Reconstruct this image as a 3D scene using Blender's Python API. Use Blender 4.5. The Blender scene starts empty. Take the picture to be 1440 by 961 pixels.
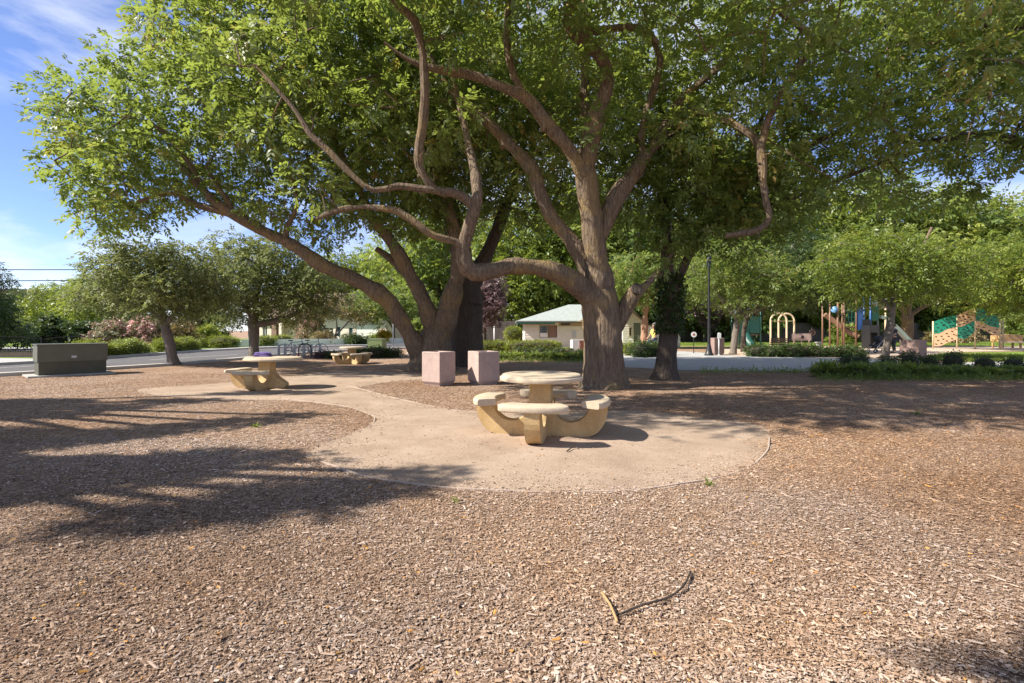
import bpy, bmesh, math, random
import numpy as np
from mathutils import Vector, Matrix

random.seed(7)
RNG = np.random.default_rng(7)
R = math.radians
C = bpy.context.scene.collection

# ------------------------------------------------------------------ camera
F, H, HY = 700.0, 1.42, 464.0          # focal length (px of a 1440 wide frame), eye height, horizon row
cd = bpy.data.cameras.new('camera')
cam = bpy.data.objects.new('camera', cd)
C.objects.link(cam)
cam.location = (0, 0, H)
cam.rotation_euler = (R(90), 0, 0)
cd.sensor_width = 36
cd.lens = F / 1440 * 36
cd.shift_y = -(480.5 - HY) / 1440
cd.clip_start = 0.05
cd.clip_end = 900
bpy.context.scene.camera = cam

# ------------------------------------------------------------------ sky and sun
SUN_EL = R(42)
SUN_AZ = math.atan2(-1.0, -0.20)       # from the left
sc = bpy.context.scene
world = bpy.data.worlds.new('World')
sc.world = world
world.use_nodes = True
wn, wl = world.node_tree.nodes, world.node_tree.links
for n in list(wn):
    wn.remove(n)
wo = wn.new('ShaderNodeOutputWorld')
bg = wn.new('ShaderNodeBackground')
bg.inputs['Strength'].default_value = 0.084
sky = wn.new('ShaderNodeTexSky')
sky.sky_type = 'NISHITA'
sky.sun_disc = False
sky.sun_elevation = SUN_EL
sky.sun_rotation = SUN_AZ
sky.altitude = 3000
sky.air_density = 1.0
sky.dust_density = 0.05
sky.ozone_density = 3.0
tc = wn.new('ShaderNodeTexCoord')
mp = wn.new('ShaderNodeMapping')
mp.inputs['Scale'].default_value = (1.0, 1.0, 2.6)
mp.inputs['Rotation'].default_value = (0, R(18), R(20))
n1 = wn.new('ShaderNodeTexNoise')
n1.inputs['Scale'].default_value = 2.4
n1.inputs['Detail'].default_value = 7
n1.inputs['Roughness'].default_value = 0.58
n1.inputs['Distortion'].default_value = 0.5
r1 = wn.new('ShaderNodeValToRGB')
r1.color_ramp.elements[0].position = 0.43
r1.color_ramp.elements[0].color = (0, 0, 0, 1)
r1.color_ramp.elements[1].position = 0.74
r1.color_ramp.elements[1].color = (1, 1, 1, 1)
mx = wn.new('ShaderNodeMixRGB')
mx.inputs['Color2'].default_value = (5.6, 5.8, 6.1, 1)
wl.new(tc.outputs['Generated'], mp.inputs['Vector'])
wl.new(mp.outputs['Vector'], n1.inputs['Vector'])
wl.new(n1.outputs['Fac'], r1.inputs['Fac'])
wl.new(r1.outputs['Color'], mx.inputs['Fac'])
tn = wn.new('ShaderNodeMixRGB')
tn.blend_type = 'MULTIPLY'
tn.inputs['Fac'].default_value = 1.0
tn.inputs['Color2'].default_value = (0.95, 0.90, 1.04, 1)
wl.new(sky.outputs['Color'], tn.inputs['Color1'])
wl.new(tn.outputs['Color'], mx.inputs['Color1'])
# low heaped clouds near the horizon
n2 = wn.new('ShaderNodeTexNoise')
n2.inputs['Scale'].default_value = 7.0
n2.inputs['Detail'].default_value = 6
n2.inputs['Roughness'].default_value = 0.5
r2 = wn.new('ShaderNodeValToRGB')
r2.color_ramp.elements[0].position = 0.42
r2.color_ramp.elements[0].color = (0, 0, 0, 1)
r2.color_ramp.elements[1].position = 0.52
r2.color_ramp.elements[1].color = (1, 1, 1, 1)
sp = wn.new('ShaderNodeSeparateXYZ')
r3 = wn.new('ShaderNodeValToRGB')
r3.color_ramp.elements[0].position = 0.03
r3.color_ramp.elements[0].color = (1, 1, 1, 1)
r3.color_ramp.elements[1].position = 0.105
r3.color_ramp.elements[1].color = (0, 0, 0, 1)
ml = wn.new('ShaderNodeMath'); ml.operation = 'MULTIPLY'
mx2 = wn.new('ShaderNodeMixRGB')
mx2.inputs['Color2'].default_value = (5.8, 5.9, 6.1, 1)
wl.new(tc.outputs['Generated'], n2.inputs['Vector'])
wl.new(n2.outputs['Fac'], r2.inputs['Fac'])
wl.new(tc.outputs['Generated'], sp.inputs['Vector'])
wl.new(sp.outputs['Z'], r3.inputs['Fac'])
wl.new(r2.outputs['Color'], ml.inputs[0]); wl.new(r3.outputs['Color'], ml.inputs[1])
wl.new(ml.outputs[0], mx2.inputs['Fac'])
wl.new(mx.outputs['Color'], mx2.inputs['Color1'])
wl.new(mx2.outputs['Color'], bg.inputs['Color'])
wl.new(bg.outputs['Background'], wo.inputs['Surface'])

sl = bpy.data.lights.new('sun', 'SUN')
sl.energy = 4.0
sl.angle = R(0.53)
sl.color = (1.0, 0.93, 0.82)
so = bpy.data.objects.new('sun', sl)
C.objects.link(so)
sd = Vector((math.sin(SUN_AZ) * math.cos(SUN_EL), math.cos(SUN_AZ) * math.cos(SUN_EL), math.sin(SUN_EL)))
so.rotation_euler = (-sd).to_track_quat('-Z', 'Y').to_euler()
so.location = (-30, 5, 40)

sc.view_settings.view_transform = 'Standard'
sc.view_settings.look = 'None'
sc.view_settings.exposure = 1.36
sc.view_settings.gamma = 1
sc.view_settings.use_curve_mapping = False
sc.cycles.max_bounces = 12
sc.cycles.diffuse_bounces = 6
sc.cycles.transmission_bounces = 8
sc.cycles.glossy_bounces = 2
sc.cycles.use_denoising = True
sc.cycles.caustics_reflective = False
sc.cycles.caustics_refractive = False

# ------------------------------------------------------------------ helpers
def P(px, py, Y):
    return Vector(((px - 720) / F * Y, Y, H - (py - HY) / F * Y))

def G(px, py, z=0.0):
    Y = F * H / (py - HY)
    return Vector(((px - 720) / F * Y, Y, z))

ORD = ['leftmost', 'second from the left', 'third from the left', 'fourth from the left', 'fifth from the left',
       'sixth from the left', 'seventh from the left', 'eighth from the left', 'ninth from the left',
       'tenth from the left', 'eleventh from the left', 'twelfth from the left', 'thirteenth from the left', 'fourteenth from the left',
       'fifteenth from the left', 'sixteenth from the left']

def tag(o, label=None, cat=None, group=None, kind=None):
    if label: o['label'] = label
    if cat: o['category'] = cat
    if group: o['group'] = group
    if kind: o['kind'] = kind
    return o

def thing(name, label, cat, loc=(0, 0, 0), rz=0.0, group=None):
    o = bpy.data.objects.new(name, None)
    C.objects.link(o)
    o.empty_display_size = 0.2
    o.location = loc
    o.rotation_euler = (0, 0, rz)
    return tag(o, label, cat, group)

def link_mesh(name, me, mats, parent=None):
    o = bpy.data.objects.new(name, me)
    C.objects.link(o)
    for m in (mats if isinstance(mats, (list, tuple)) else [mats]):
        me.materials.append(m)
    if parent is not None:
        o.parent = parent
    return o

def dup(root, loc, rz=None, label=None, group=None, scale=None):
    r = root.copy()
    C.objects.link(r)
    r.location = loc
    if rz is not None: r.rotation_euler = (0, 0, rz)
    if scale is not None: r.scale = scale
    if label: r['label'] = label
    if group: r['group'] = group
    for ch in list(root.children):
        c = ch.copy(); C.objects.link(c); c.parent = r
        for g in list(ch.children):
            d = g.copy(); C.objects.link(d); d.parent = c
    return r

class MB:
    """collects shapes into one bmesh and links them as one object"""
    def __init__(s):
        s.b = bmesh.new()
        s.mi = 0
    def _f(s, vs):
        try:
            f = s.b.faces.new(vs); f.material_index = s.mi; return f
        except ValueError:
            return None
    def box(s, x0, x1, y0, y1, z0, z1, bev=0.0, m=None):
        b2 = bmesh.new()
        vs = [b2.verts.new((x, y, z)) for z in (z0, z1) for y in (y0, y1) for x in (x0, x1)]
        for q in ((0, 2, 3, 1), (4, 5, 7, 6), (0, 1, 5, 4), (2, 6, 7, 3), (0, 4, 6, 2), (1, 3, 7, 5)):
            b2.faces.new([vs[i] for i in q])
        if bev > 0:
            bmesh.ops.bevel(b2, geom=list(b2.edges), offset=bev, segments=2, profile=0.6, affect='EDGES')
        s.merge(b2, m)
        return s
    def merge(s, b2, m=None):
        mp_ = {}
        for v in b2.verts:
            mp_[v] = s.b.verts.new(m @ v.co if m is not None else v.co)
        for f in b2.faces:
            nf = s._f([mp_[v] for v in f.verts])
            if nf: nf.smooth = f.smooth
        b2.free()
    def tube(s, pts, rad, n=8, cap=True, smooth=True):
        pts = [Vector(p) for p in pts]
        if not isinstance(rad, (list, tuple, np.ndarray)): rad = [rad] * len(pts)
        prev = None; rings = []
        up = None
        for i, p in enumerate(pts):
            if i == 0: d = pts[1] - pts[0]
            elif i == len(pts) - 1: d = pts[-1] - pts[-2]
            else: d = pts[i + 1] - pts[i - 1]
            d.normalize()
            if up is None:
                up = Vector((0, 0, 1)) if abs(d.z) < 0.9 else Vector((0, 1, 0))
            a = d.cross(up)
            if a.length < 1e-4:
                a = d.cross(Vector((1, 0, 0)))
            a.normalize(); b_ = a.cross(d); up = b_
            rings.append([s.b.verts.new(p + (a * math.cos(2 * math.pi * k / n) + b_ * math.sin(2 * math.pi * k / n)) * rad[i]) for k in range(n)])
        for i in range(len(rings) - 1):
            for k in range(n):
                f = s._f([rings[i][k], rings[i + 1][k], rings[i + 1][(k + 1) % n], rings[i][(k + 1) % n]])
                if f: f.smooth = smooth
        if cap:
            s._f(rings[0]); s._f(rings[-1][::-1])
        return s
    def lathe(s, prof, n=24, c=(0, 0, 0), sx=1.0, sy=1.0, smooth=True):
        rings = []
        for r, z in prof:
            if r < 1e-6:
                rings.append([s.b.verts.new((c[0], c[1], c[2] + z))])
            else:
                rings.append([s.b.verts.new((c[0] + r * sx * math.cos(2 * math.pi * k / n), c[1] + r * sy * math.sin(2 * math.pi * k / n), c[2] + z)) for k in range(n)])
        for i in range(len(rings) - 1):
            A, B = rings[i], rings[i + 1]
            for k in range(n):
                k2 = (k + 1) % n
                if len(A) == 1 and len(B) == 1: continue
                if len(A) == 1: f = s._f([A[0], B[k2], B[k]][::-1])
                elif len(B) == 1: f = s._f([A[k], A[k2], B[0]])
                else: f = s._f([A[k], A[k2], B[k2], B[k]])
                if f: f.smooth = smooth
        return s
    def prism(s, poly, y0, y1, m=None):
        """poly in the XZ plane, extruded along Y"""
        b2 = bmesh.new()
        A = [b2.verts.new((x, y0, z)) for x, z in poly]
        B = [b2.verts.new((x, y1, z)) for x, z in poly]
        b2.faces.new(A); b2.faces.new(B[::-1])
        n = len(poly)
        for i in range(n):
            b2.faces.new([A[i], B[i], B[(i + 1) % n], A[(i + 1) % n]])
        bmesh.ops.recalc_face_normals(b2, faces=list(b2.faces))
        s.merge(b2, m)
        return s
    def build(s, name, mats, parent=None, bevel=0.0, autosmooth=None):
        if bevel:
            es = [e for e in s.b.edges if len(e.link_faces) == 2 and e.calc_face_angle(0) > 0.6]
            bmesh.ops.bevel(s.b, geom=es, offset=bevel, segments=2, profile=0.6, affect='EDGES')
        me = bpy.data.meshes.new(name)
        s.b.normal_update()
        for e in s.b.edges:
            if len(e.link_faces) == 2 and e.calc_face_angle(0) > 0.62: e.smooth = False
        s.b.to_mesh(me); s.b.free()
        return link_mesh(name, me, mats, parent)

def cr(pts, step):
    """Catmull-Rom resample; pts rows are (x,y,z,r)"""
    p = np.array(pts, float)
    p = np.vstack([2 * p[0] - p[1], p, 2 * p[-1] - p[-2]])
    out = []
    for i in range(1, len(p) - 2):
        L = np.linalg.norm(p[i + 1, :3] - p[i, :3])
        n = max(2, int(L / step))
        for t in np.linspace(0, 1, n, endpoint=False):
            a = 2 * p[i]; b = p[i + 1] - p[i - 1]
            c = 2 * p[i - 1] - 5 * p[i] + 4 * p[i + 1] - p[i + 2]
            d = -p[i - 1] + 3 * p[i] - 3 * p[i + 1] + p[i + 2]
            out.append(0.5 * (a + b * t + c * t * t + d * t ** 3))
    out.append(p[-2])
    return np.array(out)

# ------------------------------------------------------------------ materials
def newmat(name):
    m = bpy.data.materials.new(name)
    m.use_nodes = True
    nt = m.node_tree
    b = nt.nodes['Principled BSDF']
    return m, nt, b

def ramp(nt, stops, interp='LINEAR'):
    r = nt.nodes.new('ShaderNodeValToRGB')
    r.color_ramp.interpolation = interp
    e = r.color_ramp.elements
    while len(e) < len(stops): e.new(0.5)
    for k, (p, c) in enumerate(stops):
        e[k].position = p
        e[k].color = (c[0], c[1], c[2], 1)
    return r

def noise(nt, scale, detail=4, rough=0.55, vec=None, dist=0.0):
    n = nt.nodes.new('ShaderNodeTexNoise')
    n.inputs['Scale'].default_value = scale
    n.inputs['Detail'].default_value = detail
    n.inputs['Roughness'].default_value = rough
    n.inputs['Distortion'].default_value = dist
    if vec is not None: nt.links.new(vec, n.inputs['Vector'])
    return n

def objvec(nt, scale=(1, 1, 1), world_space=False):
    if world_space:
        t = nt.nodes.new('ShaderNodeNewGeometry'); o = t.outputs['Position']
    else:
        t = nt.nodes.new('ShaderNodeTexCoord'); o = t.outputs['Object']
    m = nt.nodes.new('ShaderNodeMapping')
    m.inputs['Scale'].default_value = scale
    nt.links.new(o, m.inputs['Vector'])
    return m.outputs['Vector']

def bumpn(nt, b, h, strength=0.3, dist=0.02):
    bp = nt.nodes.new('ShaderNodeBump')
    bp.inputs['Strength'].default_value = strength
    bp.inputs['Distance'].default_value = dist
    nt.links.new(h, bp.inputs['Height'])
    nt.links.new(bp.outputs['Normal'], b.inputs['Normal'])
    return bp

def plain(name, col, rough=0.6, var=0.12, scale=6.0, bump=0.0, bscale=40.0, metal=0.0, spec=0.5, stain_shade=None, speck=0.0):
    """a colour with soft mottling, fine grain and optional patches of stain and painted shade"""
    m, nt, b = newmat(name)
    v = objvec(nt)
    n = noise(nt, scale, 6, 0.62, v)
    lo = tuple(max(0, c * (1 - var)) for c in col); hi = tuple(min(1, c * (1 + var)) for c in col)
    rp = ramp(nt, [(0.3, lo), (0.7, hi)])
    nt.links.new(n.outputs['Fac'], rp.inputs['Fac'])
    out = rp.outputs['Color']
    if stain_shade:
        n2 = noise(nt, scale * 0.45, 8, 0.7, v, 0.6)
        r2 = ramp(nt, [(0.52, (0, 0, 0)), (0.72, (0.75, 0.75, 0.75))])
        nt.links.new(n2.outputs['Fac'], r2.inputs['Fac'])
        mxx = nt.nodes.new('ShaderNodeMixRGB')
        mxx.inputs['Color2'].default_value = (*stain_shade, 1)
        nt.links.new(r2.outputs['Color'], mxx.inputs['Fac'])
        nt.links.new(out, mxx.inputs['Color1'])
        out = mxx.outputs['Color']
    if speck:
        ns = noise(nt, 75, 4, 0.8, v)
        rs = ramp(nt, [(0.34, (1 - speck,) * 3), (0.5, (1, 1, 1)), (0.68, (1 + speck * .6,) * 3)])
        nt.links.new(ns.outputs['Fac'], rs.inputs['Fac'])
        mq = nt.nodes.new('ShaderNodeMixRGB'); mq.blend_type = 'MULTIPLY'; mq.inputs['Fac'].default_value = 1
        nt.links.new(out, mq.inputs['Color1']); nt.links.new(rs.outputs['Color'], mq.inputs['Color2'])
        out = mq.outputs['Color']
    nt.links.new(out, b.inputs['Base Color'])
    b.inputs['Roughness'].default_value = rough
    b.inputs['Metallic'].default_value = metal
    b.inputs['Specular IOR Level'].default_value = spec
    if bump:
        n3 = noise(nt, bscale, 5, 0.65, v)
        bumpn(nt, b, n3.outputs['Fac'], bump, 0.01)
    return m

def leafmat(name, stops, trans=0.35, tcol=(0.16, 0.24, 0.03), rough=0.42, spec=0.45):
    m, nt, b = newmat(name)
    a = nt.nodes.new('ShaderNodeAttribute'); a.attribute_name = 'tint'
    rp = ramp(nt, stops)
    nt.links.new(a.outputs['Fac'], rp.inputs['Fac'])
    nt.links.new(rp.outputs['Color'], b.inputs['Base Color'])
    b.inputs['Roughness'].default_value = rough
    b.inputs['Specular IOR Level'].default_value = spec
    t = nt.nodes.new('ShaderNodeBsdfTranslucent')
    mt = nt.nodes.new('ShaderNodeMixRGB'); mt.blend_type = 'MIX'
    mt.inputs['Fac'].default_value = 0.5
    mt.inputs['Color2'].default_value = (*tcol, 1)
    nt.links.new(rp.outputs['Color'], mt.inputs['Color1'])
    nt.links.new(mt.outputs['Color'], t.inputs['Color'])
    ms = nt.nodes.new('ShaderNodeMixShader')
    ms.inputs['Fac'].default_value = trans
    nt.links.new(b.outputs['BSDF'], ms.inputs[1])
    nt.links.new(t.outputs['BSDF'], ms.inputs[2])
    nt.links.new(ms.outputs['Shader'], nt.nodes['Material Output'].inputs['Surface'])
    return m

def barkmat(name, lo, mid, hi, sc_=1.0, bump=0.9, sun_gold=None):
    m, nt, b = newmat(name)
    v = objvec(nt, (9 * sc_, 9 * sc_, 1.6 * sc_))
    n = noise(nt, 2.2, 8, 0.7, v, 0.8)
    vo = nt.nodes.new('ShaderNodeTexVoronoi')
    vo.feature = 'DISTANCE_TO_EDGE'
    vo.inputs['Scale'].default_value = 1.5
    v2 = objvec(nt, (8 * sc_, 8 * sc_, 1.3 * sc_))
    ad = nt.nodes.new('ShaderNodeMixRGB'); ad.blend_type = 'ADD'; ad.inputs['Fac'].default_value = 0.55
    nt.links.new(v2, ad.inputs['Color1'])
    nt.links.new(n.outputs['Color'], ad.inputs['Color2'])
    nt.links.new(ad.outputs['Color'], vo.inputs['Vector'])
    rp = ramp(nt, [(0.22, lo), (0.5, mid), (0.78, hi)])
    nt.links.new(n.outputs['Fac'], rp.inputs['Fac'])
    out = rp.outputs['Color']
    if sun_gold:
        n4 = noise(nt, 1.1, 6, 0.7, objvec(nt, (1, 1, 1)), 0.4)
        r4 = ramp(nt, [(0.5, (0, 0, 0)), (0.68, (0.8, 0.8, 0.8))])
        nt.links.new(n4.outputs['Fac'], r4.inputs['Fac'])
        mxx = nt.nodes.new('ShaderNodeMixRGB'); mxx.inputs['Color2'].default_value = (*sun_gold, 1)
        nt.links.new(r4.outputs['Color'], mxx.inputs['Fac'])
        nt.links.new(out, mxx.inputs['Color1'])
        out = mxx.outputs['Color']
    nt.links.new(out, b.inputs['Base Color'])
    b.inputs['Roughness'].default_value = 0.88
    b.inputs['Specular IOR Level'].default_value = 0.2
    mul = nt.nodes.new('ShaderNodeMath'); mul.operation = 'MULTIPLY_ADD'
    rp3 = ramp(nt, [(0.0, (0, 0, 0)), (0.28, (1, 1, 1))])
    nt.links.new(vo.outputs['Distance'], rp3.inputs['Fac'])
    nt.links.new(rp3.outputs['Color'], mul.inputs[0])
    mul.inputs[1].default_value = 0.6
    nt.links.new(n.outputs['Fac'], mul.inputs[2])
    bumpn(nt, b, mul.outputs[0], bump, 0.05)
    return m

M = {}
M['bark'] = barkmat('bark_brown', (0.065, 0.048, 0.034), (0.21, 0.155, 0.108), (0.37, 0.29, 0.215), 1.0, 1.0, (0.36, 0.25, 0.10))  # golden patches mix the limbs' sunlit gold into the bark colour
M['bark_dark'] = barkmat('bark_dark', (0.045, 0.035, 0.028), (0.11, 0.085, 0.066), (0.20, 0.155, 0.122), 1.0, 0.9)
M['bark_grey'] = barkmat('bark_grey', (0.09, 0.075, 0.062), (0.21, 0.175, 0.145), (0.34, 0.29, 0.24), 2.0, 0.7)
M['leaf'] = leafmat('ash_leaves', [(0.0, (0.045, 0.085, 0.02)), (0.45, (0.132, 0.195, 0.05)), (0.82, (0.215, 0.265, 0.078)), (0.93, (0.25, 0.265, 0.07)), (0.97, (0.30, 0.26, 0.07)), (1.0, (0.30, 0.19, 0.06))], 0.47, (0.48, 0.58, 0.08), 0.5, 0.55)
M['leaf_oak'] = leafmat('olive_leaves', [(0.0, (0.10, 0.125, 0.042)), (0.5, (0.205, 0.24, 0.09)), (1.0, (0.32, 0.35, 0.145))], 0.4, (0.30, 0.33, 0.08), 0.55, 0.35)
M['leaf_light'] = leafmat('bright_leaves', [(0.0, (0.07, 0.11, 0.02)), (0.5, (0.165, 0.23, 0.04)), (1.0, (0.31, 0.34, 0.07))], 0.44, (0.40, 0.45, 0.05))
M['leaf_dark'] = leafmat('dark_leaves', [(0.0, (0.028, 0.052, 0.017)), (0.5, (0.065, 0.105, 0.03)), (1.0, (0.13, 0.18, 0.05))], 0.3, (0.14, 0.2, 0.035))
M['leaf_lime'] = leafmat('lime_leaves', [(0.0, (0.12, 0.16, 0.018)), (0.5, (0.23, 0.285, 0.04)), (1.0, (0.36, 0.39, 0.07))], 0.3, (0.4, 0.45, 0.05))
M['leaf_purple'] = leafmat('purple_leaves', [(0.0, (0.09, 0.055, 0.06)), (0.5, (0.19, 0.125, 0.13)), (1.0, (0.30, 0.215, 0.22))], 0.3, (0.32, 0.2, 0.2))
M['leaf_pink'] = leafmat('pink_blossom', [(0.0, (0.11, 0.14, 0.05)), (0.55, (0.22, 0.24, 0.10)), (0.62, (0.60, 0.30, 0.30)), (1.0, (0.75, 0.45, 0.44))], 0.35, (0.6, 0.42, 0.32))
M['leaf_bronze'] = leafmat('bronze_leaves', [(0.0, (0.13, 0.115, 0.04)), (0.5, (0.25, 0.19, 0.085)), (1.0, (0.38, 0.28, 0.15))], 0.32, (0.42, 0.3, 0.1))
M['leaf_yellow'] = leafmat('yellow_flowers', [(0.0, (0.2, 0.2, 0.03)), (0.5, (0.55, 0.38, 0.03)), (1.0, (0.75, 0.5, 0.05))], 0.25, (0.6, 0.4, 0.05))
M['twig'] = plain('dark_core', (0.05, 0.045, 0.03), 0.9, 0.3, 8)  # solid shrub core: twigs plus the shade inside, put into one dark colour
M['concrete_yellow'] = plain('sand_concrete', (0.52, 0.375, 0.19), 0.85, 0.16, 5, 0.45, 70, spec=0.15, stain_shade=(0.42, 0.265, 0.105), speck=0.28)  # golden tone and patches paint the warm bounced shade of the table base
M['concrete_top'] = plain('pale_concrete', (0.49, 0.405, 0.295), 0.85, 0.12, 6, 0.4, 80, spec=0.15, stain_shade=(0.36, 0.285, 0.20), speck=0.25)
M['concrete_pink'] = plain('pink_concrete', (0.43, 0.325, 0.285), 0.85, 0.1, 5, 0.35, 90, spec=0.2, stain_shade=(0.31, 0.225, 0.2), speck=0.3)
M['concrete_brown'] = plain('brown_concrete', (0.27, 0.185, 0.16), 0.85, 0.12, 5, 0.35, 90, spec=0.2)
M['concrete_grey'] = plain('grey_concrete', (0.40, 0.385, 0.36), 0.85, 0.12, 3, 0.2, 60, spec=0.2)
M['utility'] = plain('olive_paint', (0.105, 0.108, 0.078), 0.5, 0.1, 3, 0.05, 60, spec=0.4, stain_shade=(0.13, 0.125, 0.09))
M['utility_low'] = plain('olive_paint_faded', (0.085, 0.083, 0.058), 0.6, 0.15, 3, 0.05, 60, spec=0.3)
M['green_box'] = plain('moss_green_paint', (0.16, 0.22, 0.09), 0.5, 0.08, 3)
M['black'] = plain('black_metal', (0.018, 0.018, 0.02), 0.45, 0.2, 9)
M['tyre'] = plain('dusty_tyre', (0.2, 0.19, 0.2), 0.85, 0.15, 9)
M['rubber'] = plain('black_rubber', (0.02, 0.02, 0.02), 0.85, 0.15, 9)
M['matte_black'] = plain('matte_black_iron', (0.016, 0.016, 0.017), 0.9, 0.2, 9, spec=0.05)
M['steel'] = plain('grey_steel', (0.5, 0.5, 0.51), 0.45, 0.1, 8, metal=0.25)
M['white'] = plain('white_paint', (0.78, 0.77, 0.74), 0.5, 0.05, 4)
M['cream'] = plain('cream_siding', (0.74, 0.69, 0.60), 0.7, 0.06, 2.5, 0.1, 40)
M['cream_dark'] = plain('tan_trim', (0.40, 0.31, 0.20), 0.7, 0.1, 3)
M['stucco'] = plain('pale_stucco', (0.80, 0.665, 0.57), 0.85, 0.06, 1.5, 0.2, 40)
M['stucco_grey'] = plain('grey_stucco', (0.50, 0.48, 0.45), 0.85, 0.06, 1.5, 0.2, 40)
M['stone_brown'] = plain('brown_render', (0.26, 0.16, 0.12), 0.85, 0.2, 6, 0.3, 30)
M['green_trim'] = plain('green_trim', (0.05, 0.16, 0.12), 0.5, 0.1, 4)
M['door_grey'] = plain('grey_green_door', (0.16, 0.165, 0.13), 0.6, 0.1, 4)
M['door_red'] = plain('rust_red_door', (0.29, 0.105, 0.065), 0.6, 0.2, 4)
M['beige_tube'] = plain('beige_powder_coat', (0.70, 0.55, 0.35), 0.4, 0.05, 5)
M['play_green'] = plain('green_plastic', (0.018, 0.26, 0.17), 0.4, 0.08, 3)
M['play_tan'] = plain('tan_plastic', (0.72, 0.47, 0.28), 0.45, 0.06, 3)
M['play_dkgreen'] = plain('dark_green_plastic', (0.012, 0.075, 0.055), 0.45, 0.1, 3)
M['play_brown'] = plain('brown_plastic', (0.21, 0.115, 0.068), 0.5, 0.1, 3)
M['play_blue'] = plain('blue_plastic', (0.035, 0.11, 0.3), 0.4, 0.1, 3)
M['play_ltblue'] = plain('light_blue_plastic', (0.18, 0.42, 0.75), 0.4, 0.1, 3)
M['play_grey'] = plain('grey_green_plastic', (0.14, 0.18, 0.165), 0.35, 0.1, 3)
M['wood_bench'] = plain('weathered_wood', (0.17, 0.115, 0.075), 0.75, 0.2, 8, 0.2, 30)
M['fence_wood'] = plain('dark_fence_wood', (0.105, 0.085, 0.07), 0.85, 0.3, 2.5, 0.3, 20)
M['tan_wood'] = plain('orange_wood', (0.45, 0.27, 0.12), 0.7, 0.15, 4)
M['edging'] = plain('bleached_edging', (0.41, 0.325, 0.265), 0.85, 0.14, 5, 0.2, 60, spec=0.2)
M['purple'] = plain('purple_cloth', (0.15, 0.11, 0.30), 0.85, 0.15, 14, 0.4, 20)
M['skin'] = plain('skin', (0.42, 0.25, 0.17), 0.55, 0.06, 8)
M['hair'] = plain('dark_hair', (0.025, 0.018, 0.014), 0.6, 0.2, 30)
M['hair_grey'] = plain('grey_hair', (0.22, 0.21, 0.2), 0.6, 0.2, 30)
M['yellow_cloth'] = plain('yellow_cloth', (0.66, 0.56, 0.16), 0.85, 0.08, 8)
M['navy_cloth'] = plain('navy_cloth', (0.025, 0.03, 0.05), 0.85, 0.15, 8)
M['denim'] = plain('denim', (0.05, 0.075, 0.13), 0.85, 0.15, 8)
M['glass'], _nt, _b = newmat('window_glass')
_b.inputs['Base Color'].default_value = (0.06, 0.08, 0.09, 1)
_b.inputs['Roughness'].default_value = 0.08
_b.inputs['Specular IOR Level'].default_value = 0.8
M['red'] = plain('red_paint', (0.42, 0.09, 0.08), 0.5, 0.1, 5)

def roofmat(name, col):
    m, nt, b = newmat(name)
    v = objvec(nt, (1, 1, 1))
    br = nt.nodes.new('ShaderNodeTexBrick')
    br.inputs['Scale'].default_value = 3.0
    br.inputs['Mortar Size'].default_value = 0.012
    br.inputs['Brick Width'].default_value = 0.55
    br.inputs['Row Height'].default_value = 0.45
    br.inputs['Color1'].default_value = (*[c * 0.88 for c in col], 1)
    br.inputs['Color2'].default_value = (*[min(1, c * 1.08) for c in col], 1)
    br.inputs['Mortar'].default_value = (*[c * 0.6 for c in col], 1)
    nt.links.new(v, br.inputs['Vector'])
    nt.links.new(br.outputs['Color'], b.inputs['Base Color'])
    b.inputs['Roughness'].default_value = 0.85
    return m
M['roof_green'] = roofmat('pale_green_shingles', (0.33, 0.365, 0.34))
M['roof_brown'] = roofmat('brown_shingles', (0.22, 0.16, 0.125))

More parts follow.
